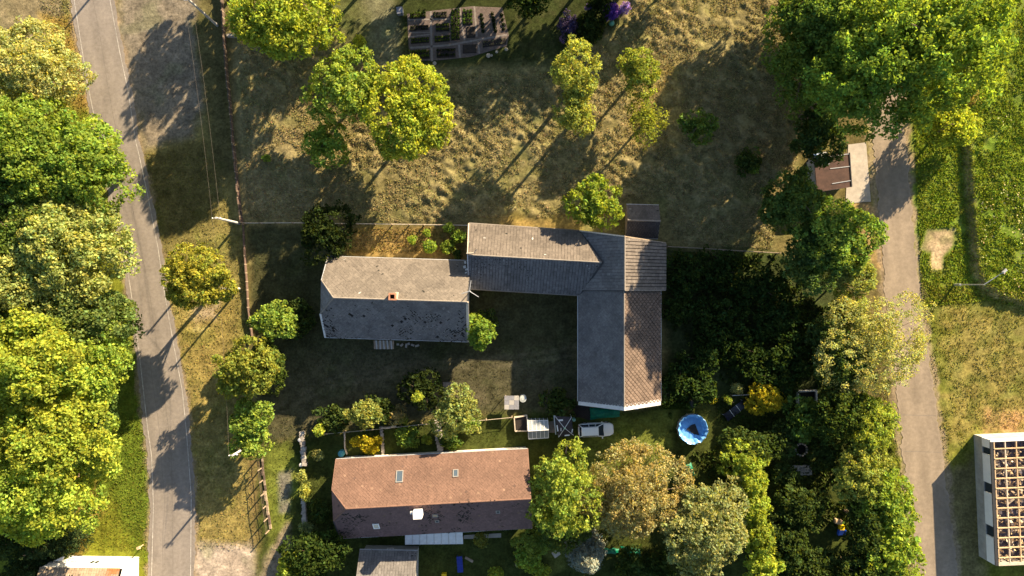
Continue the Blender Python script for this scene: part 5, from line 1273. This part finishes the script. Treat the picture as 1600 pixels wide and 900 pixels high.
# ------------------------------------------------------------------ vegetable garden
soil = tag(mk_np('garden_soil', [P(*k)+[0, 0, .04] for k in ((636, 22), (640, 96), (690, 94), (735, 89), (765, 80), (792, 72), (795, 55), (785, 12), (737, 10), (675, 17))][::-1], [tuple(range(10))], M['soil']), kind='structure')
mb = MB()
for pts, w in (([(673, 18), (675, 96)], 3.2), ([(638, 58), (672, 54)], 1.8), ([(641, 75), (700, 71), (727, 66), (792, 54.5)], 3.0), ([(718, 12), (722, 40), (726, 63)], 2.6), ([(741, 10), (745, 57)], 2.8), ([(717, 68), (719, 90)], 3), ([(747, 63), (749, 84)], 2.2), ([(638, 31), (703, 30)], 2.2), ([(640, 51), (672, 51)], 1.2)):
    polyline_sheet(mb, pts, w, .05)
tag(mb.build('garden_path', M['path']), kind='structure')
def bed(label, quad, kind, nleaf, hgt, seed, group='vegetable beds'):
    c = np.mean([P(*k) for k in quad], 0); t = thing('vegetable_bed', label, 'vegetable bed', (c[0], c[1], .04), group); rng = np.random.default_rng(seed)
    mb = MB(); W = [P(*k) for k in quad]; lo_ = [w[:2] for w in W][::-1]; n = len(lo_)
    up_ = [c[:2]+(w-c[:2])*.86 for w in lo_]
    mb.poly([(*w, .16) for w in up_])
    for i in range(n): j = (i+1) % n; mb.poly([(*lo_[i], .03), (*lo_[j], .03), (*up_[j], .16), (*up_[i], .16)])
    mb.build('soil_mound', M['darksoil'], t)
    if nleaf:
        u, v = rng.random(nleaf), rng.random(nleaf); rows = max(2, int(abs(W[2][1]-W[0][1])/.38)); v = (np.floor(v*rows)+.5+rng.normal(0, .13, nleaf))/rows; v = np.clip(v, .02, .98)
        u = np.clip((np.floor(u*max(3, int(abs(W[1][0]-W[0][0])/.33)))+.5+rng.normal(0, .2, nleaf))/max(3, int(abs(W[1][0]-W[0][0])/.33)), .02, .98)
        pos = np.array([W[0]*(1-a)*(1-b)+W[1]*a*(1-b)+W[2]*a*b+W[3]*(1-a)*b for a, b in zip(u, v)]); pos[:, 2] = .14+rng.random(nleaf)*hgt
        leaves_mesh('plants', pos, unit(rng.normal(size=(nleaf, 3))+[0, 0, 1]), rng.uniform(.05, .13, nleaf), leafcol(rng, kind, np.zeros(nleaf), nleaf, .3), t, rng, M['leaf'])['kind'] = 'stuff'
def R4(x0, x1, y0, y1, t=0): return [(x0, y0), (x1, y0-t), (x1, y1-t), (x0, y1)]
GV = (.06, .09, .02); DV = (.02, .03, .012)
for i, (lb, qd, c_, nl, hg) in enumerate((
    ('leafy bed in the corner of the vegetable garden by the grey box', R4(641, 666, 21, 30, 2), GV, 380, .4), ('dark flat bed second in the corner column of beds', R4(641, 670, 41, 49, 2), DV, 120, .2),
    ('bed of seedlings third in the corner column of beds', R4(642, 671, 60, 69, 2), GV, 260, .25), ('shrubby bed at the foot of the corner column', R4(640, 672, 79, 93, 1), GV, 520, .7),
    ('dark speckled bed at the head of the second column', R4(677, 699, 19, 29, 1), DV, 150, .2), ('bed of dark leaves second in the second column', R4(681, 702, 37, 50, 1), GV, 240, .25), ('bed of lettuces third in the second column', R4(679, 703, 57, 67, 2), GV, 220, .25),
    ('tall narrow green bed in the middle of the vegetable garden', R4(705, 719, 16, 64, 1), (.06, .1, .02), 620, .6), ('green bed between the two pale paths', R4(723, 739, 16, 40, 1), (.055, .1, .02), 380, .45), ('bare dark soil bed below the green bed', R4(729, 743, 42, 60, 1), DV, 0, .1),
    ('wide dark bed with fine stalks at the lower side', R4(682, 712, 76, 91, 1), DV, 260, .3), ('bare brown rounded bed at the lower side', R4(723, 745, 70, 84, 1), DV, 0, .1), ('dark bed dotted with pale seedlings by the far corner', R4(754, 791, 65, 75, 6), (.1, .11, .08), 90, .15))):
    bed(lb, qd, c_, nl, hg, 300+i)
k = 0
for x0, y0, y1, n, dx in ((752, 24, 49, 5, 3), (769, 22, 49, 6, 5), (784, 24, 46, 4, 3)):
    for j in range(n):
        f = j/(n-1); rng = np.random.default_rng(400+k); p = P(x0+dx*f, y0+(y1-y0)*f); t = thing('cabbage_plant', 'dark leafy cabbage in the rows of the bare plot', 'plant', (p[0], p[1], .04), 'cabbages in rows'); nl = 34
        a = rng.uniform(0, 6.3, nl); rr = rng.uniform(.03, .24, nl); pos = np.stack([p[0]+rr*np.cos(a), p[1]+rr*np.sin(a), .05+.2*rng.random(nl)], 1)
        leaves_mesh('leaves', pos, unit(np.stack([np.cos(a)*.5, np.sin(a)*.5, np.ones(nl)], 1)), rng.uniform(.06, .13, nl), leafcol(rng, (.02, .03, .014), np.zeros(nl), nl), t, rng, M['leaf'], .8); k += 1
mb = MB(); q = P(626, 20); mb.box((q[0], q[1], .4), (.7, .75, .8), .1); mb.box((q[0], q[1], .83), (.78, .83, .06), .1)
tag(mb.build('storage_box', mat('grey_blue_box', (.16, .17, .22), .6, .1, 3), origin=(q[0], q[1], 0)), 'blue-grey storage box at the corner of the vegetable garden', 'box')
def ball(mb, c, r, n=14, colr=None, m=8):
    mb.lathe(c, [(max(.001, r*math.sin(math.pi*i/m)), r-r*math.cos(math.pi*i/m)) for i in range(m+1)], n, colr)
mb = MB(); q = P(955, 38); ball(mb, (q[0], q[1], .02), .36); tag(mb.build('garden_ball', mat('teal_ball', (.1, .3, .22), .3, .15, 3), origin=(q[0], q[1], 0), smooth=True), 'pale teal garden ball beside the purple rhododendron', 'ball')
rs = random.Random(3)
for lb, (x, y), s in (('largest pale stone under the vegetable garden edge', (763, 87), .3), ('small pale stone beside the largest garden stone', (768, 86.5), .17), ('pale stone below the cabbage plot', (776, 81), .2), ('pale stone at the far corner of the vegetable garden', (791, 77), .24), ('pale stone where the garden path ends', (679, 99), .26)):
    mb = MB(); q = P(x, y); mb.lathe((q[0], q[1], -.05), [(s*.9, 0), (s, s*.35), (s*.75, s*.8), (s*.2, s)], 7, closed=True); tag(mb.build('stone', M['concrete'], origin=(q[0], q[1], 0)), lb, 'stone')

# ------------------------------------------------------------------ yard things
def barrel(label, px, py, r, h, c, lid=None, name='barrel'):
    q = P(px, py, h*.6); t = thing(name, label, 'barrel', (q[0], q[1], 0)); mb = MB(); mb.lathe((q[0], q[1], 0), [(r*.88, 0), (r, h*.3), (r, h*.7), (r*.9, h)], 18); mb.build('body', mat(name+'_paint', c, .5, .12, 3), t, smooth=True)
    mb = MB(); mb.lathe((q[0], q[1], h-.02), [(r*.92, 0), (r*.92, .05), (r*.3, .09), (.001, .09)], 18, closed=False); mb.build('lid', mat(name+'_lid', lid or c, .5, .12, 3), t)
barrel('blue-green rain barrel at the corner of the red-roofed house', 534, 708, .42, .95, (.05, .2, .24))
barrel('off-white round tank beside the small slab roof', 817, 622.5, .47, .9, (.4, .42, .4))
barrel('small green-white barrel between the gazebo and the car', 896.5, 655.5, .22, .8, (.2, .4, .34))
barrel('white bucket beside the rubble wall', 471, 726, .26, .4, (.65, .62, .58), name='bucket'); barrel('grey stone urn at the top of the rubble wall', 469, 687, .25, .5, (.4, .4, .42), name='urn')
# slab-roofed lean-to
M['slate'] = mat('slate_slab', (.2, .2, .22), .8, .2, 3)
q = P(799.5, 629, 1.3); t = thing('compost_shelter', 'small shelter roofed with grey slabs in the yard', 'shelter', (q[0], q[1], 0))
for i in range(3):
    for j in range(3):
        mb = MB(); mb.box((q[0]+(i-1)*.6, q[1]+(j-1)*.56, 1.32+.01*((i+j) % 2)-.03*j), (.585, .545, .05), -.03, colr=None); mb.build('slab', M['slate'] if (i*2+j) % 3 else M['plaster_grey'], t)
for sx in (-.75, .75):
    for sy in (-.7, .7): mb = MB(); mb.tube((q[0]+sx, q[1]+sy, 0), (q[0]+sx, q[1]+sy, 1.3), .05); mb.build('post', M['wood'], t)
# raised bed
t = thing('raised_bed', 'open wooden raised bed with dark soil next to the greenhouse', 'raised bed', P(813, 661, 0))
W = [P(*k) for k in ((803.5, 651.5), (823, 648), (824, 672), (805, 672.5))]
for a, b in zip(W, W[1:]+W[:1]): bar(t, 'board', a+[0, 0, .28], b+[0, 0, .28], .12, .6, M['palewood'])
mb = MB(); mb.prism([w[:2] for w in W][::-1], .02, .4); mb.build('soil', M['darksoil'], t)
# greenhouse
x0, x1, y0, y1 = 824.5, 857, 657.5, 685.5
A, B = P(x0, y0, 1.5), P(x1-1, y0-.8, 1.5); C, D = P(x1, y1-1.5, 1.5), P(x0+1.5, y1+.5, 1.5); R0, R1 = P(x0+.7, 673.5, 2.3), P(x1, 671.5, 2.3)
gh = thing('greenhouse', 'small white-framed greenhouse with pale glass roof panes', 'greenhouse', (A+B+C+D)/4*[1, 1, 0])
M['frame'] = mat('white_frame', (.6, .6, .6), .5, .05, 3)
for (e0, e1) in ((A, B), (D, C)):
    for i in range(6):
        f = i/5; a = e0+(e1-e0)*f; r_ = R0+(R1-R0)*f; bar(gh, 'glazing_bar', a, r_, .06, .06, M['frame'], .02)
        bar(gh, 'post', a*[1, 1, 0]+[.001, 0, 0], a, .05, .05, M['frame'])
        if i < 5:
            f2 = (i+1)/5; b = e0+(e1-e0)*f2; s = R0+(R1-R0)*f2; mb = MB(); mb.poly([a, b, s, r_]); mb.build('pane', M['ghglass'], gh); mb = MB(); mb.poly([a*[1, 1, 0], b*[1, 1, 0], b, a]); mb.build('pane', M['ghglass'], gh)
    bar(gh, 'eave_bar', e0, e1, .07, .07, M['frame'], .03)
bar(gh, 'ridge_bar', R0, R1, .08, .08, M['frame'], .04)
for e in ((A, R0, D), (B, R1, C)): mb = MB(); mb.poly([e[0]*[1, 1, 0], e[2]*[1, 1, 0], e[2], e[1], e[0]]); mb.build('end_pane', M['ghglass'], gh)
for i, (x, y, r_) in enumerate(((831, 680, 5), (838, 679, 6), (846, 680, 5))): shrub(('dark tomato plants inside the greenhouse', 'leafy plants inside the greenhouse middle', 'leafy plants inside the greenhouse end')[i], x, y-2, r_, 'under', .5)
# gazebo with cross ribs
W = [P(867, 650, 2.0), P(893, 652, 2.0), P(896, 680, 2.0), P(873, 683, 2.0)]; ap = P(882.3, 669, 2.6)
gz_ = thing('gazebo', 'dark fabric gazebo with pale cross ribs beside the car', 'gazebo', (sum(W)/4)*[1, 1, 0]); M['canvas'] = mat('dark_canvas', (.035, .03, .035), .8, .3, 3)
for a, b in zip(W, W[1:]+W[:1]):
    mb = MB(); mb.poly([b, a, ap]); mb.poly([a-[0, 0, .03], b-[0, 0, .03], ap-[0, 0, .03]]); mb.poly([a-[0, 0, .22], b-[0, 0, .22], b, a]); mb.build('canopy_panel', M['canvas'], gz_)
for a in W:
    bar(gz_, 'rib', a, ap, .05, .04, M['frame'], .03); mb = MB(); mb.tube(a*[1, 1, 0], a, .035); mb.build('pole', M['frame'], gz_)
mb = MB(); ball(mb, ap+[0, 0, -.02], .12); mb.build('finial', mat('finial_green', (.3, .5, .35), .5, 0, 1), gz_)
mb = MB(); a, b = P(865.5, 649, 1.9), P(868.5, 679, 1.9); bar(gz_, 'side_bar', a, b, .12, .08, M['metal'])
for (x, y, w, l, an) in ((876, 656.5, .55, .2, .1), (871, 669, .15, .75, .15), (886, 680, .6, .14, .1), (894, 673, .12, .45, -.2), (876.5, 671, .08, .4, 0)):
    hz_ = 2.05+.5*max(0, 1-max(abs(x-882)/15, abs(y-668)/16)); q = P(x, y, hz_); mb = MB(); mb.box((q[0], q[1], hz_+.06), (w, l, .02), an); mb.build('patch', M['frame'], gz_)
mb = MB(); mb.prism([P(*k)[:2] for k in ((858, 659), (866, 657), (868, 676), (858, 676))][::-1], .0, .05); tag(mb.build('patio', M['path']), kind='structure')
# car
cq = P(930, 670); ca = thing('estate_car', 'silver-white estate car parked beside the green tarpaulin', 'car', (cq[0], cq[1], .0)); fC = Frame(cq[:2], math.radians(2.5))
prof = [(-2.17, .60, .74), (-2.1, .74, .82), (-1.6, .84, .87), (0, .86, .88), (1.0, .85, .86), (1.7, .80, .80), (2.05, .66, .72), (2.18, .48, .62)]
mb = MB(); rings = []
for x, w, zt in prof: rings.append([fC(x, -w, .3), fC(x, -w*1.0, zt-.18), fC(x, -w*.92, zt), fC(x, 0, zt+.05), fC(x, w*.92, zt), fC(x, w, zt-.18), fC(x, w, .3)])
for r0, r1 in zip(rings[:-1], rings[1:]):
    for i in range(6): mb.poly([r0[i], r1[i], r1[i+1], r0[i+1]][::-1])
mb.poly(rings[0]); mb.poly(rings[-1][::-1]); mb.build('body', M['carpaint'], ca, smooth=False)
lo_ = [(-2.05, -.74), (.95, -.78), (.95, .78), (-2.05, .74)]; up_ = [(-1.85, -.58), (.25, -.6), (.25, .6), (-1.85, .58)]
L3 = [fC(x, y, .88) for x, y in lo_]; U3 = [fC(x, y, 1.42) for x, y in up_]
for i, nm in enumerate(('side_window', 'windscreen', 'side_window', 'rear_window')):
    j = (i+1) % 4; mb = MB(); mb.poly([L3[i], L3[j], U3[j], U3[i]]); mb.build(nm, M['glass'], ca)
for a, b in zip(L3, U3): bar(ca, 'pillar', a, b, .08, .06, M['carpaint'])
for xq, xu in ((-.9, -.9), (.0, -.15)):
    for s in (-1, 1): bar(ca, 'pillar', fC(xq, s*.765, .88), fC(xu, s*.6, 1.42), .07, .05, M['carpaint'])
mb = MB(); q = [fC(x, y, 1.42) for x, y in up_]; c_ = [fC(x*.93-.05, y*.8, 1.49) for x, y in up_]; mb.poly(c_)
for i in range(4): j = (i+1) % 4; mb.poly([q[i], q[j], c_[j], c_[i]])
mb.build('roof', M['carpaint'], ca)
for s in (-1, 1):
    bar(ca, 'roof_rail', fC(-1.7, s*.56, 1.5), fC(.1, s*.56, 1.5), .04, .05, M['dark'])
    mb = MB(); mb.box(fC(.75, s*.95, .95), (.14, .2, .14), fC.a); mb.build('mirror', M['carpaint'], ca)
    mb = MB(); mb.box(fC(2.02, s*.5, .64), (.2, .26, .12), fC.a); mb.build('headlight', M['frame'], ca)
    mb = MB(); mb.box(fC(-2.13, s*.58, .7), (.1, .18, .22), fC.a, colr=(.3, .01, .01)); mb.build('tail_light', M['vcol'], ca)
    for x in (-1.35, 1.35):
        mb = MB(); a, b = fC(x, s*.68, .31), fC(x, s*.875, .31); mb.tube(a, b, .31, .31, 16); w_o = mb.build('wheel', M['rubber'], ca); mb = MB(); mb.tube(fC(x, s*.86, .31), fC(x, s*.885, .31), .2, .18, 12); mb.build('rim', M['metal'], w_o)
# tarpaulins: crumpled sheets
def tarp(label, pts, h, seed, m, n=9):
    rng = np.random.default_rng(seed); W = [P(*k) for k in pts]; c = sum(W)/4; V = []
    for i in range(n):
        for j in range(n):
            a, b = i/(n-1), j/(n-1); p = W[0]*(1-a)*(1-b)+W[1]*a*(1-b)+W[2]*a*b+W[3]*(1-a)*b; e = min(a, 1-a, b, 1-b)*4
            p = p+[rng.normal(0, .05), rng.normal(0, .05), 0]; p[2] = gz1(p[0], p[1])+.03+h*min(1, e)*rng.uniform(.4, 1); V.append(p)
    F = [(i*n+j, i*n+j+1, (i+1)*n+j+1, (i+1)*n+j) for i in range(n-1) for j in range(n-1)]
    o = mk_np('tarpaulin', V, F, m, origin=c); tag(o, label, 'tarpaulin')
tarp('crumpled green tarpaulin behind the barn gable', [(921, 637), (968, 638), (969, 651), (923, 655)], .7, 1, M['greennet'])
tarp('small green tarpaulin tent beside the tan tree', [(1066, 730), (1080, 723), (1086, 743), (1071, 744)], .9, 2, M['greennet'], 6)
tarp('crumpled green tarpaulin by the blue spruce', [(941, 856), (967, 857), (966, 866), (945, 865)], .4, 3, M['greennet'], 7)
tarp('larger green tarpaulin heap next to the crumpled one', [(969, 853), (998, 858), (1003, 870), (985, 872)], .5, 4, M['greennet'], 7)
tarp('dark heap of planks and sheeting beside the barn gable', [(893, 634), (921, 632), (922, 656), (900, 652)], .5, 5, M['darksoil'], 7)
# pool
pq = P(1083, 671, .9); pq[2] = 0; pool = thing('swimming_pool', 'round blue paddling pool with a crumpled liner, nearly empty', 'pool', pq); n = 48; rng = np.random.default_rng(8); R = 1.86
wv = 1+.015*np.sin(np.arange(n)*1.9)+rng.normal(0, .008, n)
mb = MB()
def ring(r, z, w=1.0): return [(pq[0]+r*(1+(wv[i]-1)*w)*math.cos(2*math.pi*i/n), pq[1]+r*(1+(wv[i]-1)*w)*math.sin(2*math.pi*i/n), z+(rng.normal(0, .02) if w > 1 else 0)) for i in range(n)]
def loft(mb, ra, rb):
    for i in range(n): j = (i+1) % n; mb.poly([ra[i], ra[j], rb[j], rb[i]])
loft(mb, ring(R*.97, 0), ring(R, .85)); mb.build('outer_wall', M['flash'], pool)
mb = MB(); a = ring(R, .85); b = ring(R*.98, .95, 2.2); c_ = ring(R*.86, .8, 2.5); d = ring(R*.8, .3, 3); e = ring(R*.72, .1, 2); f = ring(.02, .06)
loft(mb, a, b); loft(mb, b, c_); loft(mb, c_, d); loft(mb, d, e); loft(mb, e, f); mb.build('liner', M['poolblue'], pool, smooth=True)
mb = MB(); W = [P(*k, .15) for k in ((1072, 671), (1080, 664), (1086, 662), (1093, 680), (1086, 679))]; mb.poly([(w[0], w[1], .16) for w in W][::-1]); mb.build('water_puddle', mat('dirty_water', (.02, .018, .017), .15, .2, 2), pool)
for i in range(10): mb = MB(); an = 2*math.pi*i/10; mb.tube((pq[0]+R*1.02*math.cos(an), pq[1]+R*1.02*math.sin(an), 0), (pq[0]+R*1.02*math.cos(an), pq[1]+R*1.02*math.sin(an), .88), .03); mb.build('leg', M['frame'], pool)
# solar heater panels
sp = thing('solar_panel', 'dark solar panel of three segments propped by the golden shrub', 'solar panel', P(1148, 642, 0)); W = [P(1130, 648, .5), P(1137.5, 659, .2), P(1167, 634.5, .2), P(1159.5, 625.5, .5)]
for i in range(3):
    f0_, f1_ = i/3+.008, (i+1)/3-.008; q = [W[0]+(W[3]-W[0])*f0_, W[1]+(W[2]-W[1])*f0_, W[1]+(W[2]-W[1])*f1_, W[0]+(W[3]-W[0])*f1_]; mb = MB(); mb.poly(q); mb.poly([k-[0, 0, .05] for k in q][::-1])
    for a in range(4): b = (a+1) % 4; mb.poly([q[a]-[0, 0, .05], q[b]-[0, 0, .05], q[b], q[a]])
    mb.build('segment', M['solar'], sp)
for f_ in (1/3, 2/3): bar(sp, 'joint_strip', W[0]+(W[3]-W[0])*f_, W[1]+(W[2]-W[1])*f_, .06, .04, M['frame'], .0)
for w in (W[0], W[3]): mb = MB(); mb.tube(w*[1, 1, 0], w, .04); mb.build('leg', M['metal'], sp)
# small garden things
def bench_like(name, label, cat, px, py, w, l, h, rz, m, legm=None):
    q = P(px, py, h); t = thing(name, label, cat, (q[0], q[1], 0)); ca_, sa = math.cos(rz), math.sin(rz); k = max(2, int(l/.3))
    for i in range(k): d = (i-(k-1)/2)*l/k; mb = MB(); mb.box((q[0]-d*sa, q[1]+d*ca_, h), (w, l/k*.94, .05), rz); mb.build('board', m, t)
    for sx in (-1, 1):
        for sy in (-1, 1): dx, dy = sx*w*.42, sy*l*.42; mb = MB(); mb.tube((q[0]+dx*ca_-dy*sa, q[1]+dx*sa+dy*ca_, 0), (q[0]+dx*ca_-dy*sa, q[1]+dx*sa+dy*ca_, h), .035); mb.build('leg', legm or m, t)
M['blue'] = mat('blue_paint', (.015, .03, .22), .5, .15, 3); M['yellowp'] = mat('yellow_plastic', (.6, .42, .01), .4, .1, 3)
bench_like('garden_table', 'long dark blue garden table on the shaded lawn', 'table', 718.5, 882, .7, 2.0, .7, .07, M['blue'])
bench_like('garden_table', 'small grey table under the barn gable', 'table', 994.5, 637, .5, .5, .6, 0, M['flash']); bench_like('stool', 'dark crate at the end of the box hedge', 'crate', 1080.5, 632, .5, .75, .8, 0, M['dark'], M['metal'])
bench_like('garden_bench', 'pale wooden bench between the larch and the spruce', 'bench', 869, 865, .9, .8, .45, .6, M['palewood'])
mb = MB(); q = P(694.5, 897); mb.box((q[0], q[1], .3), (.55, .5, .6), .05); mb.box((q[0], q[1], .63), (.6, .55, .06), .05); tag(mb.build('yellow_box', M['yellowp'], origin=(q[0], q[1], 0)), 'bright yellow plastic box near the blue table', 'box')
mb = MB(); q = P(733, 874); mb.box((q[0], q[1], .04), (1.1, .3, .12), -.5); mb.box((q[0]-.1, q[1]+.02, .11), (.8, .22, .03), -.5); tag(mb.build('plank', M['wood'], origin=(q[0], q[1], 0)), 'loose plank lying on the lawn beside the blue table', 'plank')
for lb, a, b in (('short plank leaning in the grass below the greenhouse', (886, 694), (884, 708)), ('slanted plank in the grass below the car', (890, 695), (896, 710))):
    mb = MB(); A, B = P(*a)+[0, 0, .12], P(*b)+[0, 0, .1]; mb.tube(A, B, .12, .1, 4); tag(mb.build('plank', M['wood'], origin=A), lb, 'plank')
q = P(809, 881, .6); t = thing('tree_stump', 'sawn pale tree stump in the yellow-green bush', 'stump', (q[0], q[1], 0)); mb = MB(); mb.lathe((q[0], q[1], -.1), [(.42, 0), (.34, .3), (.32, .9)], 14); mb.build('bark', M['bark'], t); mb = MB(); mb.lathe((q[0], q[1], .8), [(.33, 0), (.3, .04), (.001, .04)], 14); mb.build('cut_face', M['newwood'], t)
mb = MB(); q = P(922, 818); mb.lathe((q[0], q[1], 0), [(.12, 0), (.2, .4), (.17, .4)], 10, closed=True); mb.box((q[0]-.45, q[1]+.1, .15), (.3, .22, .28), .4); tag(mb.build('toy_bucket', mat('orange_plastic', (.6, .1, .01), .5, .1, 3), origin=(q[0], q[1], 0)), 'orange toy bucket below the tan tree', 'bucket')
t = thing('play_slide', 'blue and yellow toddler slide in the shaded garden', 'slide', P(1314, 825, 0))
q = P(1311, 816, .7); mb = MB(); mb.box((q[0], q[1], .35), (.85, .55, .7), -.2); mb.build('ladder_block', M['newwood'], t); q = P(1315.5, 824.5, .6); mb = MB(); mb.box((q[0], q[1], .45), (.6, .55, .5), 0); mb.build('deck', M['yellowp'], t)
q = P(1315, 832, .4); mb = MB(); mb.box((q[0], q[1], .3), (.8, .75, .4), 0.05, tilt=(0, .5)); mb.box((q[0]-.4, q[1], .45), (.08, .75, .4), .05, tilt=(0, .5)); mb.box((q[0]+.4, q[1], .45), (.08, .75, .4), .05, tilt=(0, .5)); mb.build('chute', mat('blue_plastic', (.02, .09, .5), .4, .1, 3), t)
q = P(1251, 702); t = thing('fire_ring', 'ring of pale stones round a dark fire pit', 'fire pit', (q[0], q[1], 0)); rs = random.Random(2)
for i in range(14): an = 2*math.pi*i/14; mb = MB(); mb.box((q[0]+.72*math.cos(an), q[1]+.72*math.sin(an), .12), (.22, .2, .26), an+rs.uniform(-.3, .3)); mb.build('stone', M['concrete'], t)
mb = MB(); mb.lathe((q[0], q[1], .02), [(.62, 0), (.6, .05), (.001, .04)], 14); mb.build('ash', M['black'], t)
t = thing('brick_stack', 'low stack of grey hollow blocks on the shaded lawn', 'blocks', P(1251, 733, 0))
for i in range(7):
    for j in range(4):
        q = P(1237+i*4.8+rs.uniform(-.4, .4), 728+j*4+rs.uniform(-.4, .4)); mb = MB(); mb.box((q[0], q[1], .12), (.33, .26, .22), rs.uniform(-.15, .15)); mb.build('block', M['stonep'], t)
t = thing('cold_frame', 'white-edged cold frame half hidden by a bush', 'cold frame', P(1262, 622, 0)); W = [P(1247, 630, .5), P(1247, 612, .5), P(1276, 610.5, .5), P(1276, 630, .5)]
for a, b in zip(W, W[1:]+W[:1]): bar(t, 'frame_board', a, b, .18, .5, M['flash'], -.2)
mb = MB(); mb.prism([w[:2] for w in W][::-1], .02, .2); mb.build('soil', M['darksoil'], t)
fence('thin white hose rail beside the golden shrub', [(1141, 616.5), (1172, 615)], .8, 15, None, rails=((.75, .04, M['frame']),), name='hose_rail')
# boards and debris stacked along the farmhouse eave
t = thing('board_stack', 'stack of grey boards leaning along the shady farmhouse wall', 'boards', P(600, 538, 0))
for i in range(11): q = P(586+i*2.9, 538.5); mb = MB(); mb.box((q[0], q[1], .25+.02*(i % 3)), (.2, 1.1, .08), rs.uniform(-.06, .06), tilt=(0, .25)); mb.build('board', M['polewood'] if i % 2 else M['wood'], t)
for i, (x, y) in enumerate(((622, 538), (628, 539), (635, 540), (639, 537), (645, 539), (652, 540))):
    q = P(x, y); mb = MB(); mb.box((q[0], q[1], .1), (.3+.1*(i % 3), .25, .22), i*.7); mb.box((q[0]+.05, q[1], .22), (.16, .15, .1), i*.4); tag(mb.build('rubble_stone', M['stonep'], origin=(q[0], q[1], 0)), 'lump of rubble on the ground by the farmhouse board stack', 'rubble', 'rubble by the farmhouse')
t = thing('doorstep', 'pale stone slab path by the dark cypress-like bush', 'paving', P(697, 605, 0)); mb = MB(); mb.prism([P(*k)[:2] for k in ((692, 597), (705, 597), (706, 613), (693, 614))][::-1], 0, .07); mb.build('slab', M['path'], t)
